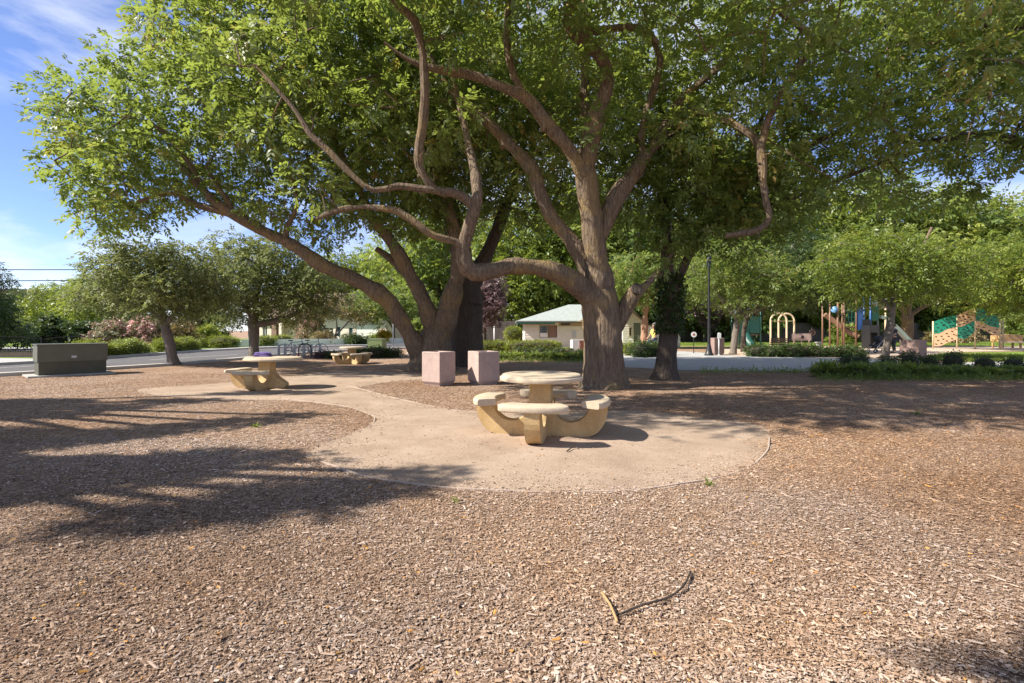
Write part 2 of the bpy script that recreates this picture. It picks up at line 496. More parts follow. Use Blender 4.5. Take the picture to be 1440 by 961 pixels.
# mulch ground
def mulchmat():
    m, nt, b = newmat('wood_mulch')
    v = objvec(nt, (1, 1, 1), True)
    nd = noise(nt, 5.0, 3, 0.5, v)
    ad = nt.nodes.new('ShaderNodeMixRGB'); ad.blend_type = 'ADD'; ad.inputs['Fac'].default_value = 0.35
    nt.links.new(v, ad.inputs['Color1']); nt.links.new(nd.outputs['Color'], ad.inputs['Color2'])
    st = nt.nodes.new('ShaderNodeMapping'); st.inputs['Scale'].default_value = (1.0, 1.7, 1); st.inputs['Rotation'].default_value = (0, 0, R(33))
    nt.links.new(ad.outputs['Color'], st.inputs['Vector'])
    vo = nt.nodes.new('ShaderNodeTexVoronoi'); vo.inputs['Scale'].default_value = 34
    nt.links.new(st.outputs['Vector'], vo.inputs['Vector'])
    sep = nt.nodes.new('ShaderNodeSeparateColor')
    nt.links.new(vo.outputs['Color'], sep.inputs['Color'])
    rp = ramp(nt, [(0.0, (0.15, 0.10, 0.068)), (0.3, (0.23, 0.155, 0.105)), (0.6, (0.31, 0.215, 0.155)), (0.85, (0.41, 0.31, 0.235)), (1.0, (0.55, 0.44, 0.35))])
    nt.links.new(sep.outputs[0], rp.inputs['Fac'])
    big = noise(nt, 0.55, 5, 0.6, v)
    rb = ramp(nt, [(0.32, (0.92, 0.78, 0.66)), (0.5, (1.05, 0.98, 0.92)), (0.68, (1.2, 1.2, 1.24))])
    nt.links.new(big.outputs['Fac'], rb.inputs['Fac'])
    mu = nt.nodes.new('ShaderNodeMixRGB'); mu.blend_type = 'MULTIPLY'; mu.inputs['Fac'].default_value = 1
    nt.links.new(rp.outputs['Color'], mu.inputs['Color1']); nt.links.new(rb.outputs['Color'], mu.inputs['Color2'])
    mid = noise(nt, 6.5, 6, 0.72, v, 0.4)
    rm = ramp(nt, [(0.3, (0.68, 0.66, 0.64)), (0.68, (1.25, 1.24, 1.22))])
    nt.links.new(mid.outputs['Fac'], rm.inputs['Fac'])
    mu2 = nt.nodes.new('ShaderNodeMixRGB'); mu2.blend_type = 'MULTIPLY'; mu2.inputs['Fac'].default_value = 1
    nt.links.new(mu.outputs['Color'], mu2.inputs['Color1']); nt.links.new(rm.outputs['Color'], mu2.inputs['Color2'])
    nt.links.new(mu2.outputs['Color'], b.inputs['Base Color'])
    b.inputs['Roughness'].default_value = 0.9
    b.inputs['Specular IOR Level'].default_value = 0.15
    n5 = noise(nt, 60, 6, 0.75, v)
    bumpn(nt, b, n5.outputs['Fac'], 1.0, 0.03)
    return m
M['mulch'] = mulchmat()

def graindirt(name, lo, mid, hi):
    m, nt, b = newmat(name)
    v = objvec(nt, (1, 1, 1), True)
    a = noise(nt, 1.4, 8, 0.68, v, 0.3)
    f = noise(nt, 85, 5, 0.8, v)
    mixv = nt.nodes.new('ShaderNodeMath'); mixv.operation = 'MULTIPLY_ADD'
    nt.links.new(f.outputs['Fac'], mixv.inputs[0]); mixv.inputs[1].default_value = 0.75
    sub = nt.nodes.new('ShaderNodeMath'); sub.operation = 'MULTIPLY'; sub.inputs[1].default_value = 0.5
    nt.links.new(a.outputs['Fac'], sub.inputs[0])
    nt.links.new(sub.outputs[0], mixv.inputs[2])
    rp = ramp(nt, [(0.42, lo), (0.62, mid), (0.85, hi)])
    nt.links.new(mixv.outputs[0], rp.inputs['Fac'])
    nt.links.new(rp.outputs['Color'], b.inputs['Base Color'])
    b.inputs['Roughness'].default_value = 0.95
    b.inputs['Specular IOR Level'].default_value = 0.1
    bumpn(nt, b, f.outputs['Fac'], 0.6, 0.012)
    return m
M['dirt'] = graindirt('decomposed_granite', (0.205, 0.147, 0.104), (0.35, 0.262, 0.195), (0.48, 0.378, 0.30))
M['sand'] = graindirt('pale_play_sand', (0.36, 0.27, 0.20), (0.5, 0.39, 0.30), (0.6, 0.48, 0.39))
M['asphalt'] = graindirt('asphalt', (0.085, 0.082, 0.085), (0.125, 0.12, 0.122), (0.17, 0.165, 0.165))
M['paving'] = graindirt('concrete_paving', (0.30, 0.30, 0.295), (0.38, 0.375, 0.365), (0.45, 0.44, 0.43))
M['kerb'] = plain('kerb_concrete', (0.52, 0.49, 0.45), 0.85, 0.12, 2, 0.2, 40)
M['lawn'] = graindirt('lawn_green', (0.08, 0.125, 0.022), (0.15, 0.22, 0.042), (0.24, 0.30, 0.07))
M['paint_line'] = plain('road_paint', (0.6, 0.58, 0.52), 0.7, 0.15, 4)

def chipmat():
    m, nt, b = newmat('wood_chips')
    a = nt.nodes.new('ShaderNodeAttribute'); a.attribute_name = 'tint'
    rp = ramp(nt, [(0.0, (0.10, 0.065, 0.046)), (0.2, (0.18, 0.12, 0.082)), (0.4, (0.275, 0.195, 0.137)), (0.6, (0.34, 0.255, 0.192)), (0.8, (0.40, 0.322, 0.265)), (0.965, (0.51, 0.43, 0.365)), (0.98, (0.46, 0.22, 0.05)), (1.0, (0.52, 0.29, 0.08))])
    nt.links.new(a.outputs['Fac'], rp.inputs['Fac'])
    v = objvec(nt, (1, 1, 1), True)
    nb = noise(nt, 0.42, 5, 0.62, v, 0.4)
    sx = nt.nodes.new('ShaderNodeSeparateXYZ'); nt.links.new(v, sx.inputs['Vector'])
    ma = nt.nodes.new('ShaderNodeMath'); ma.operation = 'MULTIPLY_ADD'; ma.inputs[1].default_value = 0.028
    nt.links.new(sx.outputs['X'], ma.inputs[0]); nt.links.new(nb.outputs['Fac'], ma.inputs[2])
    rw = ramp(nt, [(0.40, (1.02, 1.02, 1.05)), (0.66, (1.05, 0.88, 0.70))])
    nt.links.new(ma.outputs[0], rw.inputs['Fac'])
    mw = nt.nodes.new('ShaderNodeMixRGB'); mw.blend_type = 'MULTIPLY'; mw.inputs['Fac'].default_value = 1
    nt.links.new(rp.outputs['Color'], mw.inputs['Color1']); nt.links.new(rw.outputs['Color'], mw.inputs['Color2'])
    nt.links.new(mw.outputs['Color'], b.inputs['Base Color'])
    b.inputs['Roughness'].default_value = 0.85
    b.inputs['Specular IOR Level'].default_value = 0.2
    return m
M['chips'] = chipmat()
# ------------------------------------------------------------------ fast quad meshes
def quad_mesh(name, verts, tint, nper=4):
    """verts (N,4,3), tint (N,)"""
    n = len(verts)
    me = bpy.data.meshes.new(name)
    me.vertices.add(n * 4)
    me.vertices.foreach_set('co', np.ascontiguousarray(verts, dtype=np.float32).reshape(-1))
    me.loops.add(n * 4)
    me.loops.foreach_set('vertex_index', np.arange(n * 4, dtype=np.int32))
    me.polygons.add(n)
    me.polygons.foreach_set('loop_start', np.arange(0, n * 4, 4, dtype=np.int32))
    at = me.attributes.new('tint', 'FLOAT', 'POINT')
    at.data.foreach_set('value', np.repeat(np.clip(tint, 0, 1).astype(np.float32), 4))
    me.update(calc_edges=True)
    return me

def unit(a):
    return a / np.maximum(np.linalg.norm(a, axis=-1, keepdims=True), 1e-9)

def sprays(pos, d, tint, rng, L=0.34, leaf=0.13, wid=0.34, k=7, droop=0.25):
    """compound leaves: k leaflets along a drooping stalk. pos, d: (N,3)"""
    n = len(pos)
    d = unit(d)
    up = np.tile(np.array([0, 0, 1.0]), (n, 1)) + rng.normal(0, 0.42, (n, 3))
    s = unit(np.cross(up, d)); nn = unit(np.cross(d, s))
    vs, ts = [], []
    size = rng.uniform(0.62, 1.3, (n, 1))
    L = L * size
    for j in range(k):
        last = j == k - 1
        t = (0.25 + 0.75 * (j // 2) / max(1, (k - 1) // 2)) if not last else 1.0
        side = 0.0 if last else (1 if j % 2 else -1)
        ang = 0.0 if last else 0.95
        base = pos + d * (L * t) - np.array([0, 0, 1]) * (droop * t * t) * L
        l = d * math.cos(ang) + s * (math.sin(ang) * side) + np.array([0, 0, -droop * 0.9]) + rng.normal(0, 0.16, (n, 3))
        l = unit(l)
        nj = unit(nn + rng.normal(0, 0.22, (n, 3)))
        w = unit(np.cross(nj, l))
        ln = leaf * size * rng.uniform(0.75, 1.2, (n, 1))
        h = ln * wid * 0.5
        fold = nj * (ln * 0.05)
        v = np.stack([base, base + l * ln * 0.42 + w * h + fold, base + l * ln - np.array([0, 0, 1]) * ln * 0.08, base + l * ln * 0.42 - w * h + fold], 1)
        vs.append(v); ts.append(tint + rng.normal(0, 0.07, n))
    return np.concatenate(vs), np.concatenate(ts)

def crown_mesh(name, clumps, rng, n_spray=50, L=0.34, leaf=0.13, wid=0.34, k=7, flat=0.75, droop=0.25):
    """clumps (N,4): centre and radius"""
    c = np.repeat(clumps, n_spray, axis=0)
    n = len(c)
    u = unit(rng.normal(0, 1, (n, 3)))
    rad = rng.uniform(0.15, 1.0, (n, 1)) ** 0.55
    pos = c[:, :3] + u * rad * c[:, 3:4] * np.array([1, 1, flat])
    d = u * np.array([1, 1, 0.55]) + rng.normal(0, 0.5, (n, 3)) + np.array([0, 0, -0.12])
    ct = np.repeat(rng.normal(0.5, 0.19, len(clumps)), n_spray)
    tint = ct + rng.normal(0, 0.12, n)
    odd = rng.random(n) < 0.008
    tint = np.where(odd, 1.0, np.minimum(tint, 0.9))
    v, t = sprays(pos, d, tint, rng, L, leaf, wid, k, droop)
    return quad_mesh(name, v, t)

def add_limb(mb, rows, n=10, step=0.3, wob=0.0, rng=None, flare=0.0):
    p = cr(rows, step)
    r = np.maximum(p[:, 3], 0.006)
    pts = p[:, :3].copy()
    if wob and rng is not None:
        pts += rng.normal(0, 1, pts.shape) * (r[:, None] * wob)
        s_ = np.arange(len(r)) * step; f = rng.uniform(0, 6.28, 3)
        r = r * (1 + 0.09 * np.sin(s_ * 2.9 + f[0]) + 0.06 * np.sin(s_ * 6.1 + f[1]) + rng.normal(0, wob * 1.6, len(r)))
    mb.tube([Vector(q) for q in pts], list(r), n=n)
    return p

def sprouts(mb, paths, rng, n=26, rmin=0.03, rmax=0.16):
    """short dead twigs, stubs and swellings along the limbs"""
    pool = [(p, i) for p in paths for i in range(2, len(p) - 1) if rmin < p[i, 3] < rmax]
    for _ in range(min(n, len(pool))):
        p, i = pool[int(rng.integers(len(pool)))]
        a = Vector(p[i, :3]); ax = Vector(p[i, :3] - p[i - 1, :3]).normalized(); r = p[i, 3]
        o = Vector(rng.normal(0, 1, 3)); o = (o - ax * o.dot(ax)).normalized()
        if rng.random() < 0.4:                       # pruned stub or burr
            mb.tube([a + o * r * .5, a + o * (r * 1.25), a + o * (r * 1.55)], [r * .55, r * .5, r * .28], n=8)
        else:
            l = rng.uniform(.25, .8); m1 = a + o * l * .5 + ax * l * .25 + Vector((0, 0, .06)); e = a + o * l + ax * l * rng.uniform(.1, .8) + Vector((0, 0, rng.uniform(-.1, .3)))
            mb.tube([a + o * r * .6, m1, e], [.014, .010, .004], n=5)
            mb.tube([m1, m1 + (e - m1) * .5 + Vector(rng.normal(0, .12, 3))], [.007, .003], n=4)

SUNV = np.array([math.sin(SUN_AZ) * math.cos(SUN_EL), math.cos(SUN_AZ) * math.cos(SUN_EL), math.sin(SUN_EL)])
WELLS = [((-6.8, 20.7, .5), 1.0), ((-1.9, 12.85, .5), .8), ((-.75, 13.1, .6), .7), ((-6.0, 12.2, .7), .8), ((2.0, 12.0, 1.3), .6), ((2.1, 12.0, 3.2), .5),
         ((-1.85, 10.5, 4.9), .75), ((-1.9, 10.4, 6.6), .75), ((-.9, 10.9, 4.4), .6), ((1.7, 11.9, 5.2), .6), ((-2.6, 10.7, 4.4), .6), ((5.9, 11.7, 5.5), .5)]
def sunlit(p):
    """gaps in the leaves through which the sun reaches the bins, far tables and some limbs"""
    for q, r in WELLS:
        d = p - np.array(q); t = d @ SUNV
        if t > 0 and np.linalg.norm(d - t * SUNV) < r + .35: return False
    return True

def branchlets(mb, nodes, clumps, rng, r0=0.04, r1=0.012):
    """join every leaf clump to the nearest wood, as twigs"""
    nodes = np.array(nodes)[:, :3]
    todo = np.array(clumps)[:, :3]
    best = np.full(len(todo), 1e9); idx = np.zeros(len(todo), int)
    for i in range(0, len(todo), 64):
        D = np.linalg.norm(todo[i:i + 64, None] - nodes[None], axis=2)
        idx[i:i + 64] = D.argmin(1); best[i:i + 64] = D.min(1)
    src = nodes[idx].copy()
    alive = np.ones(len(todo), bool)
    while alive.any():
        b = np.where(alive, best, 1e9); i = int(b.argmin())
        a, c = src[i], todo[i]
        L = best[i]
        mid = (a + c) / 2 + rng.normal(0, 0.08 * L + 0.01, 3) + np.array([0, 0, 0.06 * L])
        ra = min(r0, 0.014 + 0.012 * L)
        mb.tube([Vector(a), Vector((a * .6 + mid * .4)), Vector(mid), Vector(c)], [ra, ra * .8, ra * 0.62, r1], n=5, cap=False)
        alive[i] = False
        for q in (mid, c):
            D = np.linalg.norm(todo - q, axis=1)
            m = D < best
            best = np.where(m, D, best)
            src[m] = q

def scatter_blobs(blobs, spacing, rng, keep=None, shell=0.0, rr=(0.7, 1.05), tries=9000, maxn=900):
    """clump centres inside ellipsoids, kept apart, with a photo-shaped outline test"""
    out = np.zeros((0, 4))
    lst = []
    vols = np.array([b[1][0] * b[1][1] * b[1][2] for b in blobs]); vols = vols / vols.sum()
    cells = {}
    for _ in range(tries):
        b = blobs[int(rng.choice(len(blobs), p=vols))]
        u = unit(rng.normal(0, 1, 3)); q = rng.random() ** (1 / 3)
        if q < shell: continue
        lump = 1 + 0.2 * math.sin(3 * math.atan2(u[1], u[0]) + b[0][0]) * math.cos(4 * u[2] + b[0][1]) + 0.1 * math.sin(7 * u[0] + 5 * u[2])
        p = np.array(b[0]) + u * q * lump * np.array(b[1])
        if keep is not None and not keep(p): continue
        key = tuple((p // spacing).astype(int)); ok = True
        for dx in (-1, 0, 1):
            for dy in (-1, 0, 1):
                for dz in (-1, 0, 1):
                    for o in cells.get((key[0] + dx, key[1] + dy, key[2] + dz), ()):
                        if np.linalg.norm(o - p) < spacing: ok = False
        if not ok: continue
        cells.setdefault(key, []).append(p)
        lst.append([*p, rng.uniform(*rr)])
        if len(lst) >= maxn: break
    return np.array(lst)

def limb(*rows):
    """(px, py, Y, width in px) of the photograph -> world (x, y, z, radius)"""
    return [(*P(a, b, Y), w * 0.5 * Y / F) for a, b, Y, w in rows]

def flare_trunk(mb, rows, rng, n=26, step=0.13, lobes=5, flare=0.55, reach=0.7, rough=0.05):
    """a trunk with root flare and a fluted, furrowed outline"""
    p = cr(rows, step)
    z0 = p[0, 2]
    ph = rng.uniform(0, 6.28, 4)
    rings = []
    for i, (x, y, z, r) in enumerate(p):
        f = flare * math.exp(-max(0, z - z0) / reach * 2.2)
        ring = []
        for k in range(n):
            a = 2 * math.pi * k / n
            lob = 1 + f * (0.55 + 0.45 * math.cos(lobes * a + ph[0])) + 0.05 * math.sin(3 * a + ph[1] + z * 0.7) + 0.03 * math.sin(7 * a + ph[2] - z * 1.3) + rng.normal(0, rough * 0.4)
            ring.append(mb.b.verts.new((x + r * lob * math.cos(a), y + r * lob * math.sin(a), z)))
        rings.append(ring)
    for i in range(len(rings) - 1):
        for k in range(n):
            f = mb._f([rings[i][k], rings[i][(k + 1) % n], rings[i + 1][(k + 1) % n], rings[i + 1][k]])
            if f: f.smooth = True
    mb._f(rings[-1])
    return p

def build_tree(name, label, cat, base, trunk_mb, nodes, clumps, leafcfg, bark, leafm, group=None, seed=1):
    """trunk_mb and clumps are in world coordinates; parts are stored relative to the base"""
    rng = np.random.default_rng(seed)
    t = thing(name, label, cat, base, 0, group)
    branchlets(trunk_mb, nodes, clumps, rng)
    bmesh.ops.translate(trunk_mb.b, verts=list(trunk_mb.b.verts), vec=-Vector(base))
    trunk_mb.build('trunk', bark, t)
    cl = clumps.copy(); cl[:, :3] -= np.array(base)
    me = crown_mesh('crown', cl, rng, **leafcfg)
    link_mesh('crown', me, leafm, t)
    return t

# ---- outline of the big canopy in the photograph (only used to shape where foliage grows)
SKYX = [(-60, 235), (0, 190), (30, 185), (58, 175), (75, 128), (95, 96), (115, 66), (135, 40), (160, 54), (180, 64), (230, 58), (260, 96), (285, 112), (310, 120), (335, 146), (345, 200), (352, 330), (360, 420)]
BOT = [(0, 330), (110, 332), (230, 322), (262, 300), (300, 290), (345, 306), (400, 322), (470, 352), (540, 372), (600, 378), (660, 350), (700, 330), (760, 330), (840, 330), (900, 372), (960, 366), (1020, 340), (1090, 318), (1180, 300), (1280, 292), (1440, 285), (2200, 285)]
def interp(tab, x):
    if x <= tab[0][0]: return tab[0][1]
    for (a, b), (c, d) in zip(tab, tab[1:]):
        if x <= c: return b + (d - b) * (x - a) / (c - a)
    return tab[-1][1]
def proj(p):
    return 720 + p[0] / p[1] * F, HY - (p[2] - H) / p[1] * F
def keep_canopy(m=20):
    def k(p):
        if p[1] < 3: return False
        x, y = proj(p)
        mm = m * 16 / p[1]
        if y > interp(BOT, x) - mm: return False
        if y > -500 and x < interp(SKYX, max(-60, y)) + mm * 0.9: return False
        return True
    return k
# ------------------------------------------------------------------ ground
def sheet(name, poly, z, mat, kind='structure', jit=0.0, sub=0.0, parent=None):
    pts = [Vector((p[0], p[1], z)) for p in poly]
    if sub:
        q = []
        for i, a in enumerate(pts):
            b = pts[(i + 1) % len(pts)]
            n = max(1, int((b - a).length / sub))
            for t in range(n):
                q.append(a.lerp(b, t / n) + Vector((random.gauss(0, jit), random.gauss(0, jit), 0)))
        pts = q
    bm = bmesh.new()
    f = bm.faces.new([bm.verts.new(p) for p in pts])
    bmesh.ops.recalc_face_normals(bm, faces=[f])
    if f.normal.z < 0: f.normal_flip()
    bmesh.ops.triangulate(bm, faces=[f])
    me = bpy.data.meshes.new(name); bm.to_mesh(me); bm.free()
    o = link_mesh(name, me, mat)
    if kind: o['kind'] = kind
    return o

sheet('ground', [(-420, -60), (420, -60), (420, 520), (-420, 520)], 0.0, M['mulch'])

def smooth_poly(px, closed=True, n=8):
    p = [G(a, b) for a, b in px]
    out = []
    N = len(p)
    for i in range(N):
        a, b, c, d = p[(i - 1) % N], p[i], p[(i + 1) % N], p[(i + 2) % N]
        for t in range(n):
            t /= n
            out.append(0.5 * (2 * b + (c - a) * t + (2 * a - 5 * b + 4 * c - d) * t * t + (3 * b - a - 3 * c + d) * t ** 3))
    return out
DIRT = [(452, 650), (515, 671), (620, 686), (750, 692), (880, 690), (985, 677), (1048, 659), (1078, 636), (1082, 612), (1062, 597), (985, 588), (900, 578),
        (800, 580), (700, 580), (640, 578), (585, 567), (540, 556), (506, 546), (560, 536), (640, 531), (560, 524), (470, 522), (400, 530), (300, 540), (200, 547),
        (215, 556), (320, 562), (420, 565), (490, 573), (527, 590), (505, 606), (458, 624), (432, 637)]
dirt_poly = smooth_poly(DIRT)
sheet('dirt_path', dirt_poly, 0.004, M['dirt'], sub=0.10, jit=0.035)

def edging(px, label, w=0.016, h=0.022):
    p = [G(a, b) for a, b in px]
    rows = [(*q, 0.01) for q in p]
    c = cr(rows, 0.12)[:, :3]
    mb = MB()
    L = []; Rr = []
    for i in range(len(c)):
        d = Vector(c[min(i + 1, len(c) - 1)] - c[max(i - 1, 0)]).normalized()
        nrm = Vector((-d.y, d.x, 0)) * (w / 2)
        zz = max(0.003, h * (0.5 + 0.35 * math.sin(i * 0.23) * math.sin(i * 0.087 + 1) + 0.25 * math.sin(i * 0.71) * math.sin(i * .29)))
        q = Vector(c[i])
        L.append([mb.b.verts.new(q + nrm + Vector((0, 0, z))) for z in (0, zz)])
        Rr.append([mb.b.verts.new(q - nrm + Vector((0, 0, z))) for z in (0, zz)])
    for i in range(len(c) - 1):
        mb._f([L[i][0], L[i + 1][0], L[i + 1][1], L[i][1]][::-1])
        mb._f([Rr[i][0], Rr[i + 1][0], Rr[i + 1][1], Rr[i][1]])
        mb._f([L[i][1], L[i + 1][1], Rr[i + 1][1], Rr[i][1]][::-1])
    o = mb.build('path_edging', M['edging'])
    tag(o, label, 'edging', 'thin edging strips of the dirt path')
edging([(452, 650), (515, 671), (620, 686), (750, 692), (880, 690), (985, 677), (1048, 659), (1078, 636), (1082, 616)], 'pale edging strip curving round the front of the dirt circle')
edging([(490, 543), (540, 556), (585, 567), (640, 577), (672, 580)], 'pale straight edging strip running behind the nearest stone table')
edging([(395, 561), (440, 566), (490, 573), (520, 583), (527, 591), (516, 602), (490, 612)], 'hooked edging strip turning round the mulch tip left of the dirt circle')

# road on the left, curving away behind the bike rack
ROAD_NEAR = [(-26, -4), (-20.2, 8.5), (-15.6, 15.5), (-14.3, 18.2), (-13.6, 20.2), (-12.9, 25.0), (-12.2, 30.0), (-10.2, 35.0), (-6, 38.8), (-2.4, 42.5), (-0.8, 50), (0, 80)]
ROAD_FAR = [(-6, 80), (-6.6, 52), (-8.2, 46.5), (-13, 43.2), (-18.2, 38.5), (-19.9, 32.5), (-20.0, 28.0), (-19.9, 24.0), (-20.4, 19.5), (-23.5, 13.5), (-28, 6.5), (-34, -4)]
sheet('road', ROAD_NEAR + ROAD_FAR, 0.004, M['asphalt'])
def kerb(name, pts, w, h, mat, kind='structure'):
    mb = MB(); prev = None
    pr = cr([(p[0], p[1], 0, 0) for p in pts], 0.6)[:, :2]
    A = []
    for i in range(len(pr)):
        d = pr[min(i + 1, len(pr) - 1)] - pr[max(i - 1, 0)]; d = d / np.linalg.norm(d)
        n = np.array([-d[1], d[0]]) * w
        a = pr[i]; b = pr[i] + n
        A.append([mb.b.verts.new((a[0], a[1], 0)), mb.b.verts.new((a[0], a[1], h)), mb.b.verts.new((b[0], b[1], h)), mb.b.verts.new((b[0], b[1], 0))])
    for i in range(len(A) - 1):
        for k in range(3):
            mb._f([A[i][k], A[i][k + 1], A[i + 1][k + 1], A[i + 1][k]])
    bmesh.ops.recalc_face_normals(mb.b, faces=list(mb.b.faces))
    o = mb.build(name, mat); o['kind'] = kind
    return o
kerb('kerb', ROAD_NEAR, -0.3, 0.11, M['kerb'])
kerb('kerb', ROAD_FAR[::-1], 0.3, 0.12, M['kerb'])
# pavement and front gardens across the road
sheet('pavement', [(-20.25, 32.6), (-18.45, 38.7), (-13.15, 43.5), (-8.45, 46.75), (-9.6, 47.8), (-14.0, 44.6), (-19.5, 39.6), (-21.5, 33)], 0.1, M['paving'])
sheet('lawn', [(-21, 18), (-20.3, 24), (-20.4, 28), (-20.3, 32.6), (-21.6, 33.1), (-19.6, 39.7), (-14.1, 44.7), (-9.7, 47.9), (-7.1, 52.2), (-6.5, 80), (-70, 80), (-70, 10), (-27, 9)], 0.02, M['lawn'])
sheet('driveway', [(-20.35, 28.5), (-20.35, 29.1), (-28, 35), (-40, 40), (-42, 35), (-28, 30.5)], 0.045, M['paving'])
sheet('pavement', [(-20.75, 19.5), (-20.3, 23.0), (-30, 25.1), (-46, 25.1), (-46, 10), (-28.4, 6.6), (-23.9, 13.5)], 0.06, M['paving'])
# a worn lane mark on the road
sheet('lane_marking', [(-19.6, 17.2), (-19.5, 17.2), (-17.6, 21.8), (-17.7, 21.8)], 0.009, M['paint_line'])
sheet('lane_marking', [(-17.05, 23.4), (-16.95, 23.4), (-15.6, 28.4), (-15.7, 28.4)], 0.009, M['paint_line'])

# concrete path, play area and lawns on the right
PATH = [(868, 514), (905, 518), (960, 521), (1060, 522.5), (1170, 523), (1300, 522), (1445, 521), (1600, 520), (1600, 509), (1440, 509), (1330, 510), (1262, 507), (1190, 503.5), (1120, 503), (1062, 502), (1010, 498), (960, 494.5), (905, 494.5), (868, 500)]
sheet('concrete_path', smooth_poly(PATH, n=5), 0.008, M['paving'])
PLAY = [(1010, 498.4), (1064, 501.8), (1120, 502.7), (1192, 503.2), (1262, 506.5), (1300, 503), (1340, 496), (1440, 494), (1640, 494), (1640, 487.5), (1440, 487.5), (1240, 487.5), (1110, 487.3), (1010, 489)]
sheet('play_sand', smooth_poly(PLAY, n=4), 0.012, M['sand'])
sheet('lawn', [(9, 40), (9, 62), (80, 62), (80, 43.5), (42, 43.5), (27, 43.5), (18, 43.8), (12.5, 42.5)], 0.010, M['lawn'])
sheet('lawn', smooth_poly([(1300, 503.5), (1345, 497), (1440, 495), (1560, 495), (1560, 508), (1440, 508.3), (1345, 509)], n=4), 0.018, M['lawn'])
sheet('lawn', [(2, 36.6), (10, 37.6), (20, 38.5), (20, 41.5), (8, 40.5), (2, 39)], 0.021, M['lawn'])

# loose chips
def chips(n, y0, y1, power, seed, sc_=1.0):
    rng = np.random.default_rng(seed)
    u = rng.random(n)
    e = 2 - power
    Y = (y0 ** e + u * (y1 ** e - y0 ** e)) ** (1 / e)
    X = rng.uniform(-1.12, 1.12, n) * Y + rng.uniform(-0.8, 0.8, n)
    # none on the swept dirt, except a thin scatter
    poly = np.array([(p.x, p.y) for p in dirt_poly])
    ins = np.zeros(n, bool)
    j = len(poly) - 1
    for i in range(len(poly)):
        xi, yi = poly[i]; xj, yj = poly[j]
        c = ((yi > Y) != (yj > Y)) & (X < (xj - xi) * (Y - yi) / (yj - yi + 1e-12) + xi)
        ins ^= c; j = i
    d2 = np.full(n, 9.0); ii = np.where(ins)[0]
    A = poly; B = np.roll(poly, -1, 0)
    for k0 in range(0, len(ii), 20000):
        q = np.stack([X[ii[k0:k0 + 20000]], Y[ii[k0:k0 + 20000]]], 1)
        m = np.full(len(q), 9.0)
        for a_, b_ in zip(A, B):
            ab = b_ - a_; t_ = np.clip(((q - a_) @ ab) / max(1e-9, ab @ ab), 0, 1)
            m = np.minimum(m, np.linalg.norm(q - a_ - t_[:, None] * ab, axis=1))
        d2[ii[k0:k0 + 20000]] = m
    patch = 0.5 + 0.5 * np.sin(X * 2.3 + 1.7 * np.sin(Y * 1.9)) * np.sin(Y * 2.9 + X)
    keep = ~ins | (rng.random(n) < 0.015 + 0.045 * patch + 0.75 * np.exp(-d2 / (0.10 + 0.22 * patch)))
    X, Y = X[keep], Y[keep]; n = len(X)
    L = rng.lognormal(math.log(0.0098), 0.52, n) * sc_
    L = np.clip(L, 0.006, 0.07)
    W = np.clip(L * rng.uniform(0.2, 0.75, n), 0.0035, 0.015)
    Hh = W * rng.uniform(0.08, 0.35, n)
    a = rng.uniform(0, 2 * math.pi, n)
    d = np.stack([np.cos(a), np.sin(a), rng.normal(0, 0.11, n)], 1); d = unit(d)
    nn = np.stack([rng.normal(0, 0.22, n), rng.normal(0, 0.22, n), np.ones(n)], 1)
    s = unit(np.cross(nn, d)); up = np.cross(d, s)
    c = np.stack([X, Y, np.abs(d[:, 2]) * L * 0.5 + Hh * 0.3 + rng.uniform(0, 0.008, n)], 1)
    def pt(l, w, h): return c + d * (L * l)[:, None] + s * (W * w)[:, None] + up * (Hh * h)[:, None]
    q1 = np.stack([pt(-.5, -.5, 0), pt(.45, -.42, 0), pt(.5, .05, 1), pt(-.46, 0, 1)], 1)
    q2 = np.stack([pt(-.46, 0, 1), pt(.5, .05, 1), pt(.42, .5, 0), pt(-.5, .44, 0)], 1)
    # patches of greyer and browner litter
    ph = np.sin(X * 0.9 + 1.3 * np.sin(Y * 0.7)) + np.sin(Y * 1.4 + 0.8 * np.sin(X * 0.8 + 2)) + np.sin((X + Y) * 0.43)
    t = np.clip(rng.beta(1.9, 2.1, n) + 0.10 * ph + np.clip(0.035 * (X - 1), -0.06, 0.0), 0, 0.965)
    t = np.where(rng.random(n) < 0.011, rng.uniform(0.966, 1, n), t)
    return np.concatenate([q1, q2]), np.concatenate([t, t])
v1, t1 = chips(400000, 1.5, 6.5, 0.85, 3)
v2, t2 = chips(150000, 6.0, 16.0, 0.7, 4, 1.7)
v3, t3 = chips(2600, 1.6, 9.0, 0.9, 8, 3.0)
o = link_mesh('wood_chip_mulch', quad_mesh('wood_chip_mulch', np.concatenate([v1, v2, v3]), np.concatenate([t1, t2, t3])), M['chips'])
tag(o, 'loose brown and grey wood chips covering the park ground', 'mulch', kind='stuff')

def stick(px, label, r=0.006, mt='bark_dark'):
    p = [G(a, b, 0.018 + 0.01 * (i % 2)) for i, (a, b) in enumerate(px)]
    mb = MB(); add_limb(mb, [(*q, r * (1 - 0.5 * i / len(p))) for i, q in enumerate(p)], n=6, step=0.05)
    tag(mb.build('fallen_twig', M[mt]), label, 'twig', 'twigs fallen on the mulch')
stick([(872, 869), (905, 858), (940, 845), (962, 830), (971, 808)], 'dark curved fallen twig on the mulch, the longest one', 0.0032)
stick([(846, 838), (858, 858), (868, 880)], 'short pale fallen twig beside the long curved one', 0.0018, 'tan_wood')
stick([(797, 637), (806, 632), (814, 633)], 'short dark stick on the dirt in front of the nearest table', 0.008)

